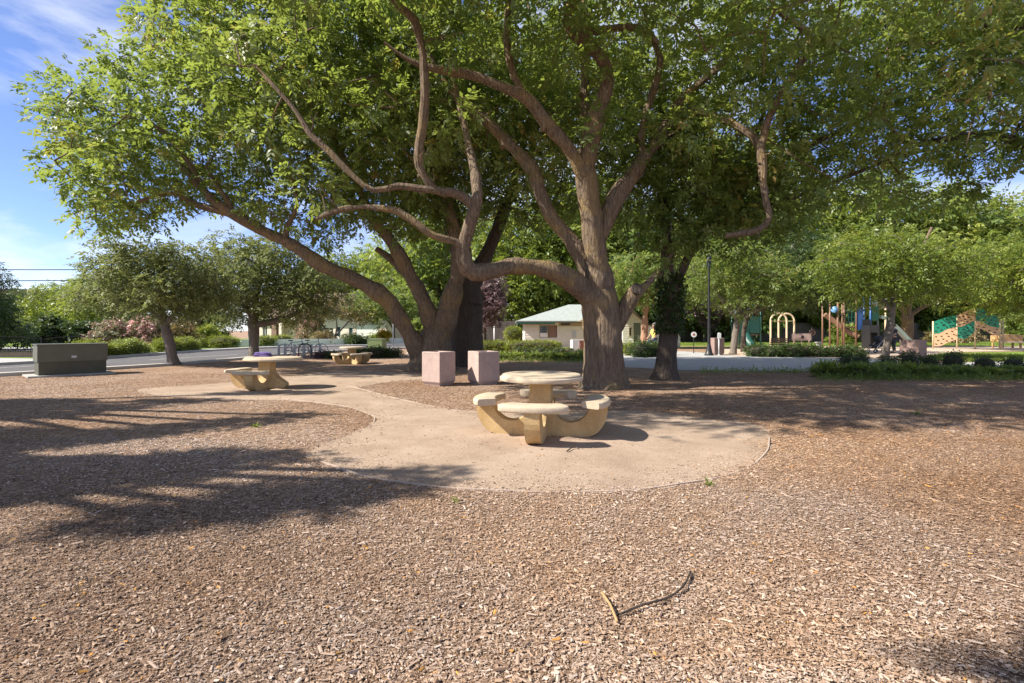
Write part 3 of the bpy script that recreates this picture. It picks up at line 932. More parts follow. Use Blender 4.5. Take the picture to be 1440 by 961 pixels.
# small weeds
def weed(px, py, label, h=0.08, n=26, seed=1):
    rng = np.random.default_rng(seed)
    b = G(px, py)
    pos = np.zeros((n, 3)) + rng.normal(0, 0.012, (n, 3)) * np.array([1, 1, 0])
    d = rng.normal(0, 0.7, (n, 3)); d[:, 2] = rng.uniform(0.5, 1.2, n)
    v, t = sprays(pos, d, rng.uniform(0.2, 0.9, n), rng, h, h * 0.7, 0.35, 3)
    o = link_mesh('weed', quad_mesh('weed', v, t), M['leaf_light']); o.location = b
    tag(o, label, 'weed', 'small weeds on the ground')
weed(995, 683, 'small green weed at the front right edge of the dirt circle', 0.045, 20, 1)
weed(360, 601, 'low green weed in the mulch left of the dirt circle', 0.05, 26, 2)
weed(640, 707, 'tiny weed in the mulch below the front edging', 0.04, 14, 3)
weed(1290, 583, 'small weed at the edge of the tree shade on the right', 0.06, 20, 4)

# ------------------------------------------------------------------ the big trees
rng = np.random.default_rng(11)
def nodes_of(paths, rmax=0.2):
    out = []
    for p in paths:
        for q in p:
            if q[3] < rmax: out.append(q[:3])
    return out

LEAF = dict(n_spray=46, L=0.29, leaf=0.15, wid=0.46, k=7)

# right-hand big tree
mb = MB()
base1 = G(848, 545)
paths = [flare_trunk(mb, limb((848, 549, 12.3, 64), (848, 535, 12.3, 57), (848, 500, 12.3, 53), (847, 460, 12.3, 53), (845, 430, 12.3, 52), (843, 408, 12.3, 46), (840, 385, 12.3, 30)), rng, flare=0.34, reach=0.9)]
for rows, n in (
    (limb((846, 450, 12.3, 30), (825, 412, 12.2, 32), (795, 390, 12.0, 28), (755, 376, 11.8, 24), (715, 375, 11.6, 23), (680, 384, 11.4, 24), (657, 378, 11.3, 23), (652, 350, 11.2, 22), (661, 315, 11.1, 20), (670, 283, 11.0, 17), (669, 250, 11.3, 13), (657, 195, 11.9, 10), (640, 120, 12.5, 7), (620, 40, 13, 4)), 12),
    (limb((666, 292, 11.05, 13), (655, 279, 11, 13), (635, 271, 10.9, 13), (612, 267, 10.8, 12), (594, 244, 10.7, 12), (588, 222, 10.65, 12), (594, 180, 10.6, 12), (598, 140, 10.5, 12), (597, 100, 10.4, 12), (592, 60, 10.4, 12), (583, 28, 10.3, 11), (562, 10, 10.2, 10), (540, -20, 10.1, 9), (510, -70, 10, 7)), 9),
    (limb((618, 268, 10.8, 9), (592, 266, 10.7, 10), (560, 262, 10.7, 10), (525, 268, 10.6, 9), (497, 248, 10.6, 9), (462, 212, 10.6, 9), (437, 190, 10.6, 8), (417, 158, 10.6, 7), (388, 124, 10.6, 6), (360, 95, 10.7, 4)), 8),
    (limb((655, 352, 11.2, 16), (640, 340, 11.1, 12), (610, 332, 11.05, 11), (590, 318, 11, 11), (560, 298, 11, 10), (515, 291, 11, 9), (475, 296, 11.1, 8), (445, 308, 11.2, 5)), 8),
    (limb((845, 440, 12.3, 28), (826, 378, 12.4, 24), (802, 336, 12.5, 22), (780, 312, 12.6, 21), (763, 280, 12.7, 20), (747, 237, 12.8, 19), (713, 200, 12.9, 17), (680, 167, 13, 15), (647, 140, 13.1, 13), (620, 110, 13.2, 10), (600, 70, 13.3, 7), (570, 20, 13.5, 4)), 10),
    (limb((846, 425, 12.3, 44), (840, 372, 12.2, 35), (833, 320, 12.1, 31), (827, 270, 12, 29), (822, 232, 11.9, 25), (820, 210, 11.9, 14)), 12),
    (limb((828, 262, 11.9, 22), (802, 213, 11.7, 20), (770, 175, 11.5, 19), (742, 140, 11.4, 17), (705, 122, 11.2, 15), (660, 105, 11.1, 13), (612, 97, 11, 11), (575, 85, 10.9, 7), (540, 60, 10.8, 4)), 9),
    (limb((745, 145, 11.4, 11), (723, 108, 11.4, 11), (714, 70, 11.3, 10), (713, 35, 11.2, 9), (715, -10, 11.1, 7), (705, -60, 11.1, 5)), 8),
    (limb((822, 250, 11.9, 24), (831, 198, 11.8, 23), (842, 150, 11.7, 22), (856, 112, 11.6, 20), (842, 78, 11.5, 19), (815, 52, 11.4, 18), (797, 28, 11.3, 16), (810, 0, 11.2, 14), (830, -40, 11, 11), (835, -90, 11, 7)), 10),
    (limb((806, 44, 11.4, 12), (845, 43, 11.3, 12), (880, 38, 11.3, 11), (908, 44, 11.3, 9), (925, 62, 11.3, 7)), 8),
    (limb((845, 335, 12.2, 22), (862, 287, 12.3, 24), (885, 252, 12.4, 23), (908, 220, 12.6, 21), (930, 190, 12.8, 20), (950, 155, 13, 17), (975, 125, 13.2, 13), (1010, 95, 13.4, 9), (1050, 50, 13.6, 5)), 10),
    (limb((905, 225, 12.6, 11), (902, 190, 12.6, 10), (910, 155, 12.5, 10), (925, 108, 12.4, 9), (928, 80, 12.3, 9), (915, 50, 12.2, 7), (905, 10, 12.2, 5)), 8),
    (limb((950, 157, 13, 9), (985, 158, 12.5, 9), (1015, 167, 12.2, 10), (1045, 183, 12, 10), (1068, 205, 11.8, 11), (1073, 255, 11.7, 11), (1077, 285, 11.7, 10), (1082, 306, 11.7, 9), (1065, 324, 11.8, 9), (1020, 332, 12, 8)), 8),
    (limb((1069, 214, 11.8, 10), (1078, 175, 11.7, 11), (1098, 132, 11.6, 11), (1121, 98, 11.5, 10), (1138, 62, 11.4, 9), (1135, 45, 11.4, 8), (1105, 25, 11.4, 6), (1085, 10, 11.4, 4)), 8),
    (limb((862, 462, 12.3, 26), (880, 432, 12.2, 22), (892, 411, 12.05, 19), (896, 404, 12.0, 17)), 10),
    (limb((882, 432, 12.25, 13), (905, 404, 12.6, 11), (925, 385, 13, 8), (950, 350, 13.3, 5)), 8),
    (limb((832, 335, 12.9, 16), (826, 260, 13.2, 14), (823, 160, 13.5, 13), (822, 80, 13.6, 12), (820, 0, 13.8, 9)), 8),
):
    paths.append(add_limb(mb, rows, n=n, step=0.22, wob=0.035, rng=rng))
blobs = [((2.6, 12.9, 8.9), (6.6, 3.4, 3.3)), ((7.0, 12.4, 8.2), (5.2, 3.4, 3.0)), ((-1.6, 12.6, 8.9), (4.2, 2.6, 2.8)), ((3.2, 10.2, 9.0), (3.6, 2.2, 2.0))]
front = [((-3.6, 8.6, 8.6), (4.6, 1.7, 0.9)), ((1.6, 8.6, 9.2), (3.0, 1.5, 0.9)), ((-5.0, 6.7, 8.9), (3.9, 1.2, 0.9)), ((0.8, 6.7, 9.4), (2.8, 1.1, 0.9))]  # unseen crown above the frame, kept dense to shade the right-hand mulch
blobs += [ ((-4.4, 11.2, 7.4), (2.4, 0.9, 2.3))]
kc = keep_canopy(20)
def keep1(p):
    x, y = proj(p)
    if 560 < x < 960 and y > 60 and p[1] < 11.9 and rng.random() > .2: return False      # the limbs stay mostly in the open on this side
    return kc(p) and sunlit(p)
cl1 = scatter_blobs(blobs, 1.12, rng, keep1, 0.25, (0.5, 0.82), 14000, 330)
cl1 = np.vstack([cl1, scatter_blobs(front, 0.8, rng, sunlit, 0.0, (0.6, 0.95), 9000, 300)])
# hanging sprays near the lit limb
sprouts(mb, paths[1:], rng, 60)
T1 = build_tree('shade_tree', 'huge shade tree with forked furrowed trunk just behind the nearest stone table', 'tree', base1, mb, nodes_of(paths), cl1, LEAF, M['bark'], M['leaf'], 'big old shade trees', 21)
# cut knot on the stub
kn = MB(); q = P(895, 407, 11.94) - base1
d = Vector((0.25, -0.9, 0.35)).normalized()
kn.tube([q - d * 0.02, q + d * 0.05, q + d * 0.055, q + d * 0.01], [0.15, 0.145, 0.10, 0.05], n=14, cap=True)
kn.build('branch_scar', M['bark_dark'], T1)

# left big tree
mb = MB()
base2 = G(606, 521)
paths = [flare_trunk(mb, limb((606, 522, 17.7, 71.4), (606, 512, 17.7, 59.5), (608, 490, 17.7, 52.7), (613, 468, 17.7, 42.5), (620, 450, 17.7, 27.2)), rng, flare=0.28, reach=0.9)]
for rows, n in (
    (limb((600, 508, 17.6, 30.6), (581, 480, 17.3, 26.3), (562, 448, 17, 23.8), (540, 418, 16.8, 22.1), (500, 394, 16.5, 20.4), (455, 374, 16.2, 18.7), (412, 345, 16, 17.8), (370, 325, 15.8, 16.1), (330, 302, 15.6, 15.3), (305, 285, 15.5, 13.6), (280, 262, 15.4, 10.2), (262, 240, 15.4, 7.6), (230, 215, 15.4, 5.1)), 12),
    (limb((322, 300, 15.6, 10.2), (290, 292, 15.5, 9.3), (266, 284, 15.5, 8.5), (250, 272, 15.4, 7.6), (225, 275, 15.4, 6.0), (195, 283, 15.4, 4.2)), 8),
    (limb((330, 302, 15.6, 7.6), (318, 278, 15.5, 6.8), (305, 262, 15.5, 6.0), (290, 235, 15.5, 4.2)), 7),
    (limb((400, 338, 15.9, 8.5), (405, 315, 15.9, 6.8), (418, 290, 15.9, 5.1), (410, 250, 15.9, 4.2)), 7),
    (limb((615, 490, 17.7, 28.9), (600, 435, 17.5, 22.1), (575, 385, 17.3, 18.7), (553, 345, 17.1, 17.0), (527, 312, 17, 15.3), (512, 297, 17, 11.9), (480, 280, 17, 6.8)), 10),
    (limb((620, 490, 17.8, 25.5), (605, 440, 18, 20.4), (585, 400, 18.2, 17.0), (557, 370, 18.4, 13.6), (530, 350, 18.6, 7.6)), 9),
    (limb((618, 480, 17.7, 34.0), (632, 430, 17.6, 28.1), (643, 390, 17.5, 23.8), (646, 350, 17.4, 20.4), (632, 300, 17.3, 15.3), (612, 240, 17.2, 11.9), (590, 160, 17.1, 7.6), (560, 80, 17, 5.1)), 10),
    (limb((300, 284, 15.5, 6.8), (255, 215, 15.3, 6.0), (215, 175, 15.2, 5.1), (150, 160, 15, 3.4)), 7),
    (limb((527, 312, 17, 10.2), (490, 235, 17, 8.5), (440, 150, 16.8, 6.8), (360, 90, 16.6, 5.1), (300, 60, 16.4, 3.4)), 7),
):
    paths.append(add_limb(mb, rows, n=n, step=0.26, wob=0.035, rng=rng))
blobs = [((-8.6, 16.8, 8.2), (8.2, 2.6, 3.9)), ((-3.2, 18.2, 9.0), (6.0, 2.8, 4.0)), ((-13.5, 16.4, 7.0), (3.6, 2.0, 2.6)), ((-6.5, 14.8, 10.2), (4.8, 2.0, 3.6)), ((-11, 16.8, 5.9), (5.5, 1.8, 1.6))]
kc2 = keep_canopy(15)
cl2 = scatter_blobs(blobs, 1.0, rng, lambda p: kc2(p) and sunlit(p), 0.25, (0.52, 0.88), 16000, 640)
sprouts(mb, paths[1:], rng, 40)
T2 = build_tree('shade_tree', 'wide shade tree with leaning stems and a long limb over the far tables', 'tree', base2, mb, nodes_of(paths), cl2, dict(n_spray=54, L=0.28, leaf=0.155, wid=0.5, k=7), M['bark'], M['leaf'], 'big old shade trees', 22)

# dark trunk behind it
mb = MB()
base3 = G(656, 514)
paths = [flare_trunk(mb, limb((655, 516, 19.9, 58), (656, 508, 19.9, 50), (656, 470, 19.9, 45), (656, 420, 19.9, 42), (654, 390, 19.9, 34)), rng, flare=0.3, reach=0.8)]
for rows, n in ((limb((656, 430, 19.9, 40), (655, 390, 19.9, 36), (640, 320, 19.8, 28), (622, 250, 19.7, 22), (615, 160, 19.6, 15), (610, 60, 19.5, 10)), 10),
                (limb((656, 415, 19.9, 26), (690, 345, 20, 19), (718, 270, 20.1, 13), (740, 190, 20.2, 9), (770, 100, 20.3, 6)), 9),
                (limb((640, 320, 19.8, 14), (590, 250, 19.9, 11), (520, 170, 20.2, 8), (450, 110, 20.5, 5)), 8)):
    paths.append(add_limb(mb, rows, n=n, step=0.3, wob=0.035, rng=rng))
blobs = [((-1.5, 20.8, 10.5), (6.5, 2.2, 4.2)), ((3.5, 20.5, 9.5), (4.5, 2.2, 3.6))]
kc3 = keep_canopy(24)
cl3 = scatter_blobs(blobs, 1.35, rng, lambda p: kc3(p) and sunlit(p), 0.2, (0.7, 1.1), 8000, 130)
T3 = build_tree('shade_tree', 'dark straight trunked shade tree close behind the leaning one', 'tree', base3, mb, nodes_of(paths), cl3, dict(n_spray=44, L=0.42, leaf=0.18, wid=0.4, k=7), M['bark_dark'], M['leaf'], 'big old shade trees', 23)

# ivy-clad trunk on the right
mb = MB()
base4 = G(935, 534)
paths = [flare_trunk(mb, limb((933, 536, 14.2, 38.6), (935, 525, 14.2, 31.1), (938, 490, 14.2, 26.0), (942, 450, 14.2, 25.2), (944, 415, 14.2, 22.7), (942, 395, 14.2, 18.5)), rng, flare=0.3, reach=0.7)]
for rows, n in ((limb((943, 425, 14.2, 21.8), (940, 380, 14.2, 20.2), (936, 330, 14.2, 16.8), (930, 270, 14.3, 13.4), (925, 200, 14.4, 10.1), (935, 120, 14.5, 6.7)), 9),
                (limb((943, 415, 14.2, 13.4), (975, 350, 14.3, 11.8), (1030, 285, 14.5, 10.1), (1100, 225, 14.8, 8.4), (1190, 180, 15, 6.7), (1270, 140, 15.2, 4.2)), 8),
                (limb((1000, 320, 14.4, 7.6), (1060, 300, 14.0, 6.7), (1150, 265, 13.6, 5.9), (1250, 225, 13.3, 4.2)), 7),
                (limb((1030, 285, 14.5, 7.6), (1060, 200, 15, 6.7), (1090, 110, 15.4, 5.0)), 7)):
    paths.append(add_limb(mb, rows, n=n, step=0.26, wob=0.035, rng=rng))
blobs = [((7.5, 15.2, 7.6), (6.8, 2.2, 3.3)), ((10.5, 14.2, 8.0), (4.5, 2.4, 3.0)), ((5.2, 14.6, 6.2), (3.2, 1.6, 2.2)), ((8.2, 15.0, 5.7), (2.6, 1.2, 1.2))]
cl4 = scatter_blobs(blobs, 1.25, rng, keep_canopy(14), 0.2, (0.5, 0.85), 9000, 200)
cl4 = np.vstack([cl4, scatter_blobs([((4.4, 13.2, 4.7), (1.3, .6, 1.25)), ((6.0, 13.4, 4.9), (1.8, .6, 1.0)), ((4.0, 13.0, 6.0), (1.0, .6, 1.0))], .68, rng, None, 0, (.42, .62), 4000, 34)])
sprouts(mb, paths[1:], rng, 14)
T4 = build_tree('shade_tree', 'ivy covered leaning shade tree between the cream building and the lamp post', 'tree', base4, mb, nodes_of(paths), cl4, LEAF, M['bark_dark'], M['leaf'], 'big old shade trees', 24)
rg = np.random.default_rng(5)
n = 900
tt = rg.uniform(0, 1, n); az = rg.uniform(0, 6.28, n)
zz = 1.35 + tt * 1.7
cx = np.interp(zz, [0.2, 0.9, 1.7, 2.6], [P(935, 525, 14.2).x, P(938, 490, 14.2).x, P(942, 450, 14.2).x, P(943, 405, 14.2).x]) - base4.x
rr_ = 0.23 + rg.uniform(0, 0.07, n)
pos = np.stack([cx + rr_ * np.cos(az), 14.2 - base4.y + rr_ * np.sin(az), zz], 1)
d = np.stack([np.cos(az), np.sin(az), rg.normal(-0.4, 0.4, n)], 1)
v, t = sprays(pos, d, rg.uniform(0.1, 0.8, n), rg, 0.10, 0.09, 0.8, 3)
link_mesh('ivy', quad_mesh('ivy', v, t), M['leaf_dark'], T4)

# tree at the right edge whose limbs reach in
mb = MB()
base5 = Vector((15.2, 13.2, 0))
paths = [flare_trunk(mb, [(15.2, 13.2, -0.05, 0.5), (15.2, 13.2, 0.6, 0.42), (15.1, 13.1, 2.5, 0.38), (15.0, 13.0, 4.0, 0.36), (14.9, 13, 4.6, 0.3)], rng, flare=0.4)]
for rows, n in (([(15.0, 13, 4.0, .3), (14.0, 12.9, 5.6, .24), *limb((1440, 45, 12.6, 20), (1425, 5, 12.5, 17), (1412, -60, 12.5, 12))], 9),
                ([(15.0, 13, 3.9, .22), *limb((1480, 230, 13, 15), (1420, 196, 13.2, 13), (1370, 190, 13.4, 11), (1290, 205, 13.6, 7), (1270, 225, 13.7, 4))], 8),
                ([(15.0, 13, 4.3, .26), (16.0, 14, 7.0, .2), (16.5, 14.5, 10, .1)], 8)):
    paths.append(add_limb(mb, rows, n=n, step=0.26, wob=0.035, rng=rng))
blobs = [((14.6, 13.2, 8.8), (3.8, 3.6, 4.3)), ((12.5, 11.6, 10.0), (2.6, 1.8, 2.6))]
cl5 = scatter_blobs(blobs, 1.35, rng, keep_canopy(16), 0.25, (0.5, 0.8), 5000, 80)
T5 = build_tree('shade_tree', 'shade tree at the right edge with only limbs and leaves reaching in', 'tree', base5, mb, nodes_of(paths), cl5, LEAF, M['bark_dark'], M['leaf'], 'big old shade trees', 25)

# trees just outside the frame on the left: their shade lies across the mulch
def side_tree(x, y, blobs, seed, label):
    rg = np.random.default_rng(seed)
    mb = MB()
    paths = [flare_trunk(mb, [(x, y, -0.05, 0.34), (x, y, 0.5, 0.26), (x + .1, y, 2.0, 0.23), (x, y, 3.4, 0.2), (x, y, 4.0, .15)], rg)]
    for b in blobs:
        c = b[0]
        paths.append(add_limb(mb, [(x, y, 3.0, .14), ((x + c[0]) / 2, (y + c[1]) / 2, (3 + c[2]) / 2 + .4, .1), (*c, .06)], n=7, step=.3))
    cl = scatter_blobs(blobs, 0.24, rg, lambda p: p[0] < -1.03 * p[1] - 0.5, 0.0, (0.16, 0.26), 9000, 360)
    return build_tree('shade_tree', label, 'tree', Vector((x, y, 0)), mb, nodes_of(paths), cl, dict(n_spray=24, L=0.24, leaf=0.15, wid=0.36, k=7), M['bark'], M['leaf'], 'trees shading the mulch from the left', seed)
def cast(pts, h):
    """crown masses whose shade falls round the given ground points"""
    k = math.cos(SUN_EL) / math.sin(SUN_EL)
    return [((x + math.sin(SUN_AZ) * k * h, y + math.cos(SUN_AZ) * k * h, h), r) for x, y, r in pts]
side_tree(-12.0, 4.6, cast([(-4.9, 4.5, (.9, .36, .5)), (-4.1, 5.0, (.8, .24, .4)), (-3.3, 5.5, (.7, .14, .25)), (-2.6, 5.55, (.5, .05, .15)), (-6.2, 4.8, (1.1, .6, .7))], 5.6)
          + cast([(-2.65, 3.75, (.4, .08, .2)), (-2.15, 3.98, (.4, .10, .2)), (-1.65, 4.28, (.4, .11, .2)), (-1.1, 4.62, (.35, .1, .15)), (-.75, 4.95, (.25, .03, .1))], 6.8), 31, 'shade tree outside the left edge, nearest the camera')
side_tree(-15.5, 8.6, cast([(-6.0, 6.25, (.5, .13, .25)), (-5.4, 6.7, (.5, .15, .25)), (-4.8, 7.15, (.4, .13, .2)), (-4.3, 7.65, (.35, .08, .15)), (-3.6, 8.25, (.4, .03, .1)), (-7.4, 6.6, (.8, .4, .5))], 6.4)
          + cast([(-8.3, 8.3, (.9, .2, .35)), (-7.6, 9.1, (.8, .12, .25)), (-6.6, 9.9, (.7, .07, .2)), (-5.4, 11.2, (1.1, .08, .25)), (-9.5, 9.6, (1, .4, .4))], 8.0), 32, 'shade tree outside the left edge, farther from the camera')
side_tree(-7.5, -3.0, cast([(2.62, 2.38, (.04, .015, .02)), (2.42, 1.96, (.05, .015, .02)), (1.6, .0, (.6, .2, .2)), (-.2, -.4, (1.2, .4, .4))], 8.2), 33, 'shade tree standing behind the camera')

# ------------------------------------------------------------------ smaller trees
def generic_tree(name, label, cat, base, trunk_rows, limbs, blobs, spacing, bark, leafm, leafcfg, seed, group, rr=(0.5, 0.8), maxn=200, keep=None, step=0.25):
    rg = np.random.default_rng(seed)
    mb = MB()
    paths = [add_limb(mb, trunk_rows, n=12, step=step, wob=0.03, rng=rg)]
    for l in limbs:
        paths.append(add_limb(mb, l, n=8, step=step, wob=0.03, rng=rg))
    cl = scatter_blobs(blobs, spacing, rg, keep, 0.2, rr, 6000, maxn)
    return build_tree(name, label, cat, base, mb, nodes_of(paths, 0.3), cl, leafcfg, bark, leafm, group, seed)

SMALL = dict(n_spray=44, L=0.22, leaf=0.13, wid=0.5, k=5)
# two grey-green street trees on the left
g = 'grey green street trees by the road'
generic_tree('street_tree', 'grey green street tree with a thin leaning trunk near the kerb', 'tree', G(244, 514),
             limb((248, 517, 19.9, 22), (244, 510, 19.9, 15), (240, 490, 19.9, 12), (233, 462, 19.9, 12), (227, 440, 19.9, 10), (220, 415, 19.9, 6)),
             [limb((232, 458, 19.9, 8), (255, 430, 19.8, 6), (280, 405, 19.8, 4)), limb((231, 452, 19.9, 8), (205, 430, 20, 6), (165, 410, 20.1, 4)), limb((228, 442, 19.9, 7), (225, 400, 20.2, 5), (235, 365, 20.2, 3))],
             [((-14.4, 20, 3.6), (2.3, 1.7, 1.25)), ((-13.2, 19.6, 3.0), (1.9, 1.5, 0.95)), ((-15.9, 20.3, 2.9), (1.4, 1.2, 0.85))], 0.56, M['bark_grey'], M['leaf_oak'], SMALL, 41, g, (0.42, 0.62), 150)
generic_tree('street_tree', 'grey green street tree with a stout straight trunk behind the left table', 'tree', G(357, 503),
             limb((357, 505, 25.2, 19), (357, 495, 25.2, 13), (357, 470, 25.2, 13), (356, 450, 25.2, 13), (356, 430, 25.2, 9)),
             [limb((357, 458, 25.2, 8), (385, 452, 25.2, 9), (412, 443, 25.1, 7), (440, 425, 25.1, 5)), limb((356, 448, 25.2, 8), (335, 420, 25.3, 6), (310, 395, 25.3, 4)), limb((356, 438, 25.2, 8), (365, 395, 25.3, 6), (362, 350, 25.3, 3))],
             [((-12.9, 25.2, 4.2), (2.7, 2.0, 1.9)), ((-10.9, 25, 3.3), (2.2, 1.6, 1.2)), ((-13.8, 25.4, 2.9), (1.8, 1.4, 1.0))], 0.66, M['bark_grey'], M['leaf_oak'], dict(n_spray=44, L=0.25, leaf=0.15, wid=0.5, k=5), 42, g, (0.5, 0.74), 170)

# park trees by the playground
g = 'park trees round the playground'
MED = dict(n_spray=46, L=0.28, leaf=0.17, wid=0.42, k=5)
generic_tree('park_tree', 'small park tree with a forked trunk beside the lamp post', 'tree', G(1034, 497.5),
             limb((1030, 499, 29, 13), (1032, 490, 29, 9), (1035, 465, 29, 9), (1038, 445, 29, 8), (1040, 430, 29, 5)),
             [limb((1037, 450, 29, 6), (1015, 420, 29, 5), (1000, 395, 29, 3)), limb((1037, 446, 29, 7), (1058, 425, 29, 5), (1090, 405, 29, 3)), limb((1038, 442, 29, 6), (1075, 432, 28.8, 4), (1100, 425, 28.6, 3))],
             [((13.2, 29, 4.6), (2.6, 2, 1.7)), ((11.5, 29.2, 5.0), (1.7, 1.5, 1.3)), ((15.2, 28.6, 3.9), (1.7, 1.5, 1.1))], 0.8, M['bark_grey'], M['leaf'], MED, 51, g, (0.6, 0.85), 130)
generic_tree('park_tree', 'dark low spreading park tree hanging over the two arches', 'tree', Vector((14.9, 32.0, 0)),
             [(14.9, 32, -.05, .2), (14.9, 32, 1.2, .15), (15.2, 31.9, 2.4, .13), (16.2, 31.6, 3.5, .1)],
             [[(15.2, 31.9, 2.4, .1), (16.5, 31.2, 3.0, .07), (18, 30.6, 3.6, .04)], [(16.2, 31.6, 3.5, .09), (18.6, 31, 4.2, .07), (20.2, 30.6, 4.4, .04)]],
             [((18.1, 30.6, 4.3), (3.0, 2.0, 1.5)), ((18.3, 31, 5.6), (2.4, 1.8, 1.4))], 0.8, M['bark_dark'], M['leaf_dark'], MED, 52, g, (0.6, 0.9), 130)
generic_tree('park_tree', 'pale trunked park tree in front of the play slide', 'tree', G(1246, 504.5),
             limb((1243, 506, 24.5, 18), (1245, 500, 24.5, 11), (1248, 480, 24.5, 10), (1252, 455, 24.5, 9), (1255, 432, 24.5, 9), (1257, 405, 24.5, 6)),
             [limb((1255, 440, 24.5, 6), (1235, 415, 24.4, 5), (1210, 395, 24.3, 3)), limb((1256, 430, 24.5, 6), (1290, 415, 24.5, 5), (1330, 405, 24.5, 3)), limb((1256, 425, 24.5, 6), (1265, 385, 24.5, 5), (1270, 345, 24.5, 3))],
             [((18.6, 24.5, 4.5), (2.5, 1.9, 1.7)), ((20.6, 24.4, 4.4), (1.9, 1.6, 1.4)), ((16.8, 24.3, 4.5), (1.5, 1.4, 1.3)), ((19.2, 24.5, 3.75), (2.2, 1.4, 0.5))], 0.74, M['bark_grey'], M['leaf_light'], MED, 53, g, (0.55, 0.8), 170)
generic_tree('park_tree', 'brown trunked park tree behind the square bin on the right', 'tree', Vector((32.6, 41.0, 0)),
             limb((1277, 489, 41.0, 19), (1277, 485, 41.0, 14), (1276, 455, 41.0, 14), (1275, 435, 41.0, 13), (1277, 410, 41.0, 9)),
             [limb((1276, 445, 41.0, 8), (1310, 425, 40.9, 7), (1350, 415, 40.8, 4)), limb((1276, 440, 41.0, 8), (1250, 415, 40.9, 6), (1235, 390, 40.8, 4)), limb((1277, 425, 41.0, 8), (1290, 370, 41.1, 5), (1310, 320, 41.1, 3))],
             [((29.5, 41.1, 6.2), (4.5, 2.5, 2.6)), ((33, 34.6, 5.0), (3.6, 2.2, 1.9))], 1.0, M['bark'], M['leaf_light'], dict(n_spray=46, L=0.36, leaf=0.21, wid=0.42, k=5), 54, g, (0.75, 1.1), 170)
generic_tree('park_tree', 'bushy bright green park tree at the far right', 'tree', Vector((33.5, 31.5, 0)),
             [(33.5, 31.5, -.05, .2), (33.5, 31.5, 1.5, .16), (33.3, 31.5, 3.5, .1)],
             [[(33.4, 31.5, 2, .1), (31.8, 31, 3.6, .07), (30.8, 30.6, 4.5, .04)]],
             [((33.2, 31.4, 4.9), (3.6, 2.2, 2.3)), ((30.8, 31, 5.2), (2.2, 1.6, 1.6))], 0.95, M['bark_grey'], M['leaf_light'], dict(n_spray=46, L=0.33, leaf=0.2, wid=0.42, k=5), 55, g, (0.7, 1.0), 140)
generic_tree('park_tree', 'orange barked tree by the tan gabled end of the cream building', 'tree', Vector((10.0, 37.5, 0)),
             limb((906, 492, 37.5, 13), (906, 480, 37.5, 10), (907, 450, 37.5, 9), (909, 425, 37.5, 8), (912, 400, 37.5, 5)),
             [limb((908, 440, 37.5, 6), (895, 425, 37.4, 5), (880, 415, 37.3, 3)), limb((909, 432, 37.5, 6), (925, 410, 37.5, 5), (940, 395, 37.6, 3))],
             [((10.0, 37.8, 5.2), (3.2, 1.9, 1.8)), ((12.6, 37.6, 4.6), (1.8, 1.5, 1.3))], 0.95, barkmat('bark_orange', (0.2, 0.11, 0.07), (0.38, 0.22, 0.14), (0.5, 0.33, 0.22), 2.0, 0.4), M['leaf'], dict(n_spray=44, L=0.36, leaf=0.22, wid=0.42, k=5), 56, g, (0.7, 1.0), 110)
generic_tree('plum_tree', 'purple leaved plum tree behind the left square bin', 'tree', Vector((-1.75, 31.5, 0)),
             [(-1.75, 31.5, -.05, .14), (-1.75, 31.5, 1.2, .11), (-1.72, 31.5, 2.4, .1), (-1.7, 31.5, 3.6, .06)], [],
             [((-1.45, 31.5, 3.3), (0.95, 0.9, 1.3))], 0.45, M['bark_dark'], M['leaf_purple'], dict(n_spray=46, L=0.2, leaf=0.14, wid=0.5, k=5), 57, 'purple leaved trees', (0.38, 0.52), 50)
PL = generic_tree('plum_tree', 'reddish purple tree over the far fence left of the lamp post', 'tree', Vector((22.0, 57.0, 0)),
             [(22, 57, -.05, .2), (22, 57, 1.8, .16), (22, 57, 3.0, .1)], [],
             [((22, 57, 4.0), (2.6, 1.6, 1.5))], 0.9, M['bark_dark'], M['leaf_purple'], dict(n_spray=46, L=0.4, leaf=0.26, wid=0.5, k=5), 58, 'purple leaved trees', (0.7, 1.0), 50)
dup(PL, (26.3, 58.0, 0), 2.1, 'reddish purple tree over the far fence right of the lamp post')

# far trees
def far_proto(seed, leafm, w, h, zc, name='background_tree', sp=1.5, leaf=0.34, ns=46):
    rg = np.random.default_rng(seed)
    b = [((0, 0, zc), (w, w * .8, h)), ((w * .5, .3, zc - h * .3), (w * .7, w * .6, h * .6)), ((-w * .5, -.3, zc - h * .35), (w * .65, w * .6, h * .6))]
    return generic_tree(name, 'x', 'tree', Vector((0, 0, 0)), [(0, 0, -.05, .32), (0, 0, 1.5, .25), (0.1, 0, zc - h * .5, .2), (0, 0, zc, .1)],
                        [[(0, 0, zc - h * .7, .16), (w * .35, 0, zc - h * .2, .1), (w * .55, .2, zc + h * .1, .05)], [(0, 0, zc - h * .7, .16), (-w * .35, 0, zc - h * .2, .1), (-w * .55, -.2, zc + h * .1, .05)]],
                        b, sp, M['bark_dark'], leafm, dict(n_spray=ns, L=0.55, leaf=leaf, wid=0.5, k=5), seed, 'trees in the far background', (sp * .75, sp * 1.05), 130, None, 0.5)
fp = {'l': far_proto(71, M['leaf_light'], 4.2, 4.2, 5.2), 'm': far_proto(72, M['leaf'], 4.6, 4.8, 6.2), 'd': far_proto(73, M['leaf_dark'], 4.0, 4.4, 5.4)}
used = set()
UP = lambda x: 1.0 if x < -15 else (1.35 if x < 12 else 1.55)
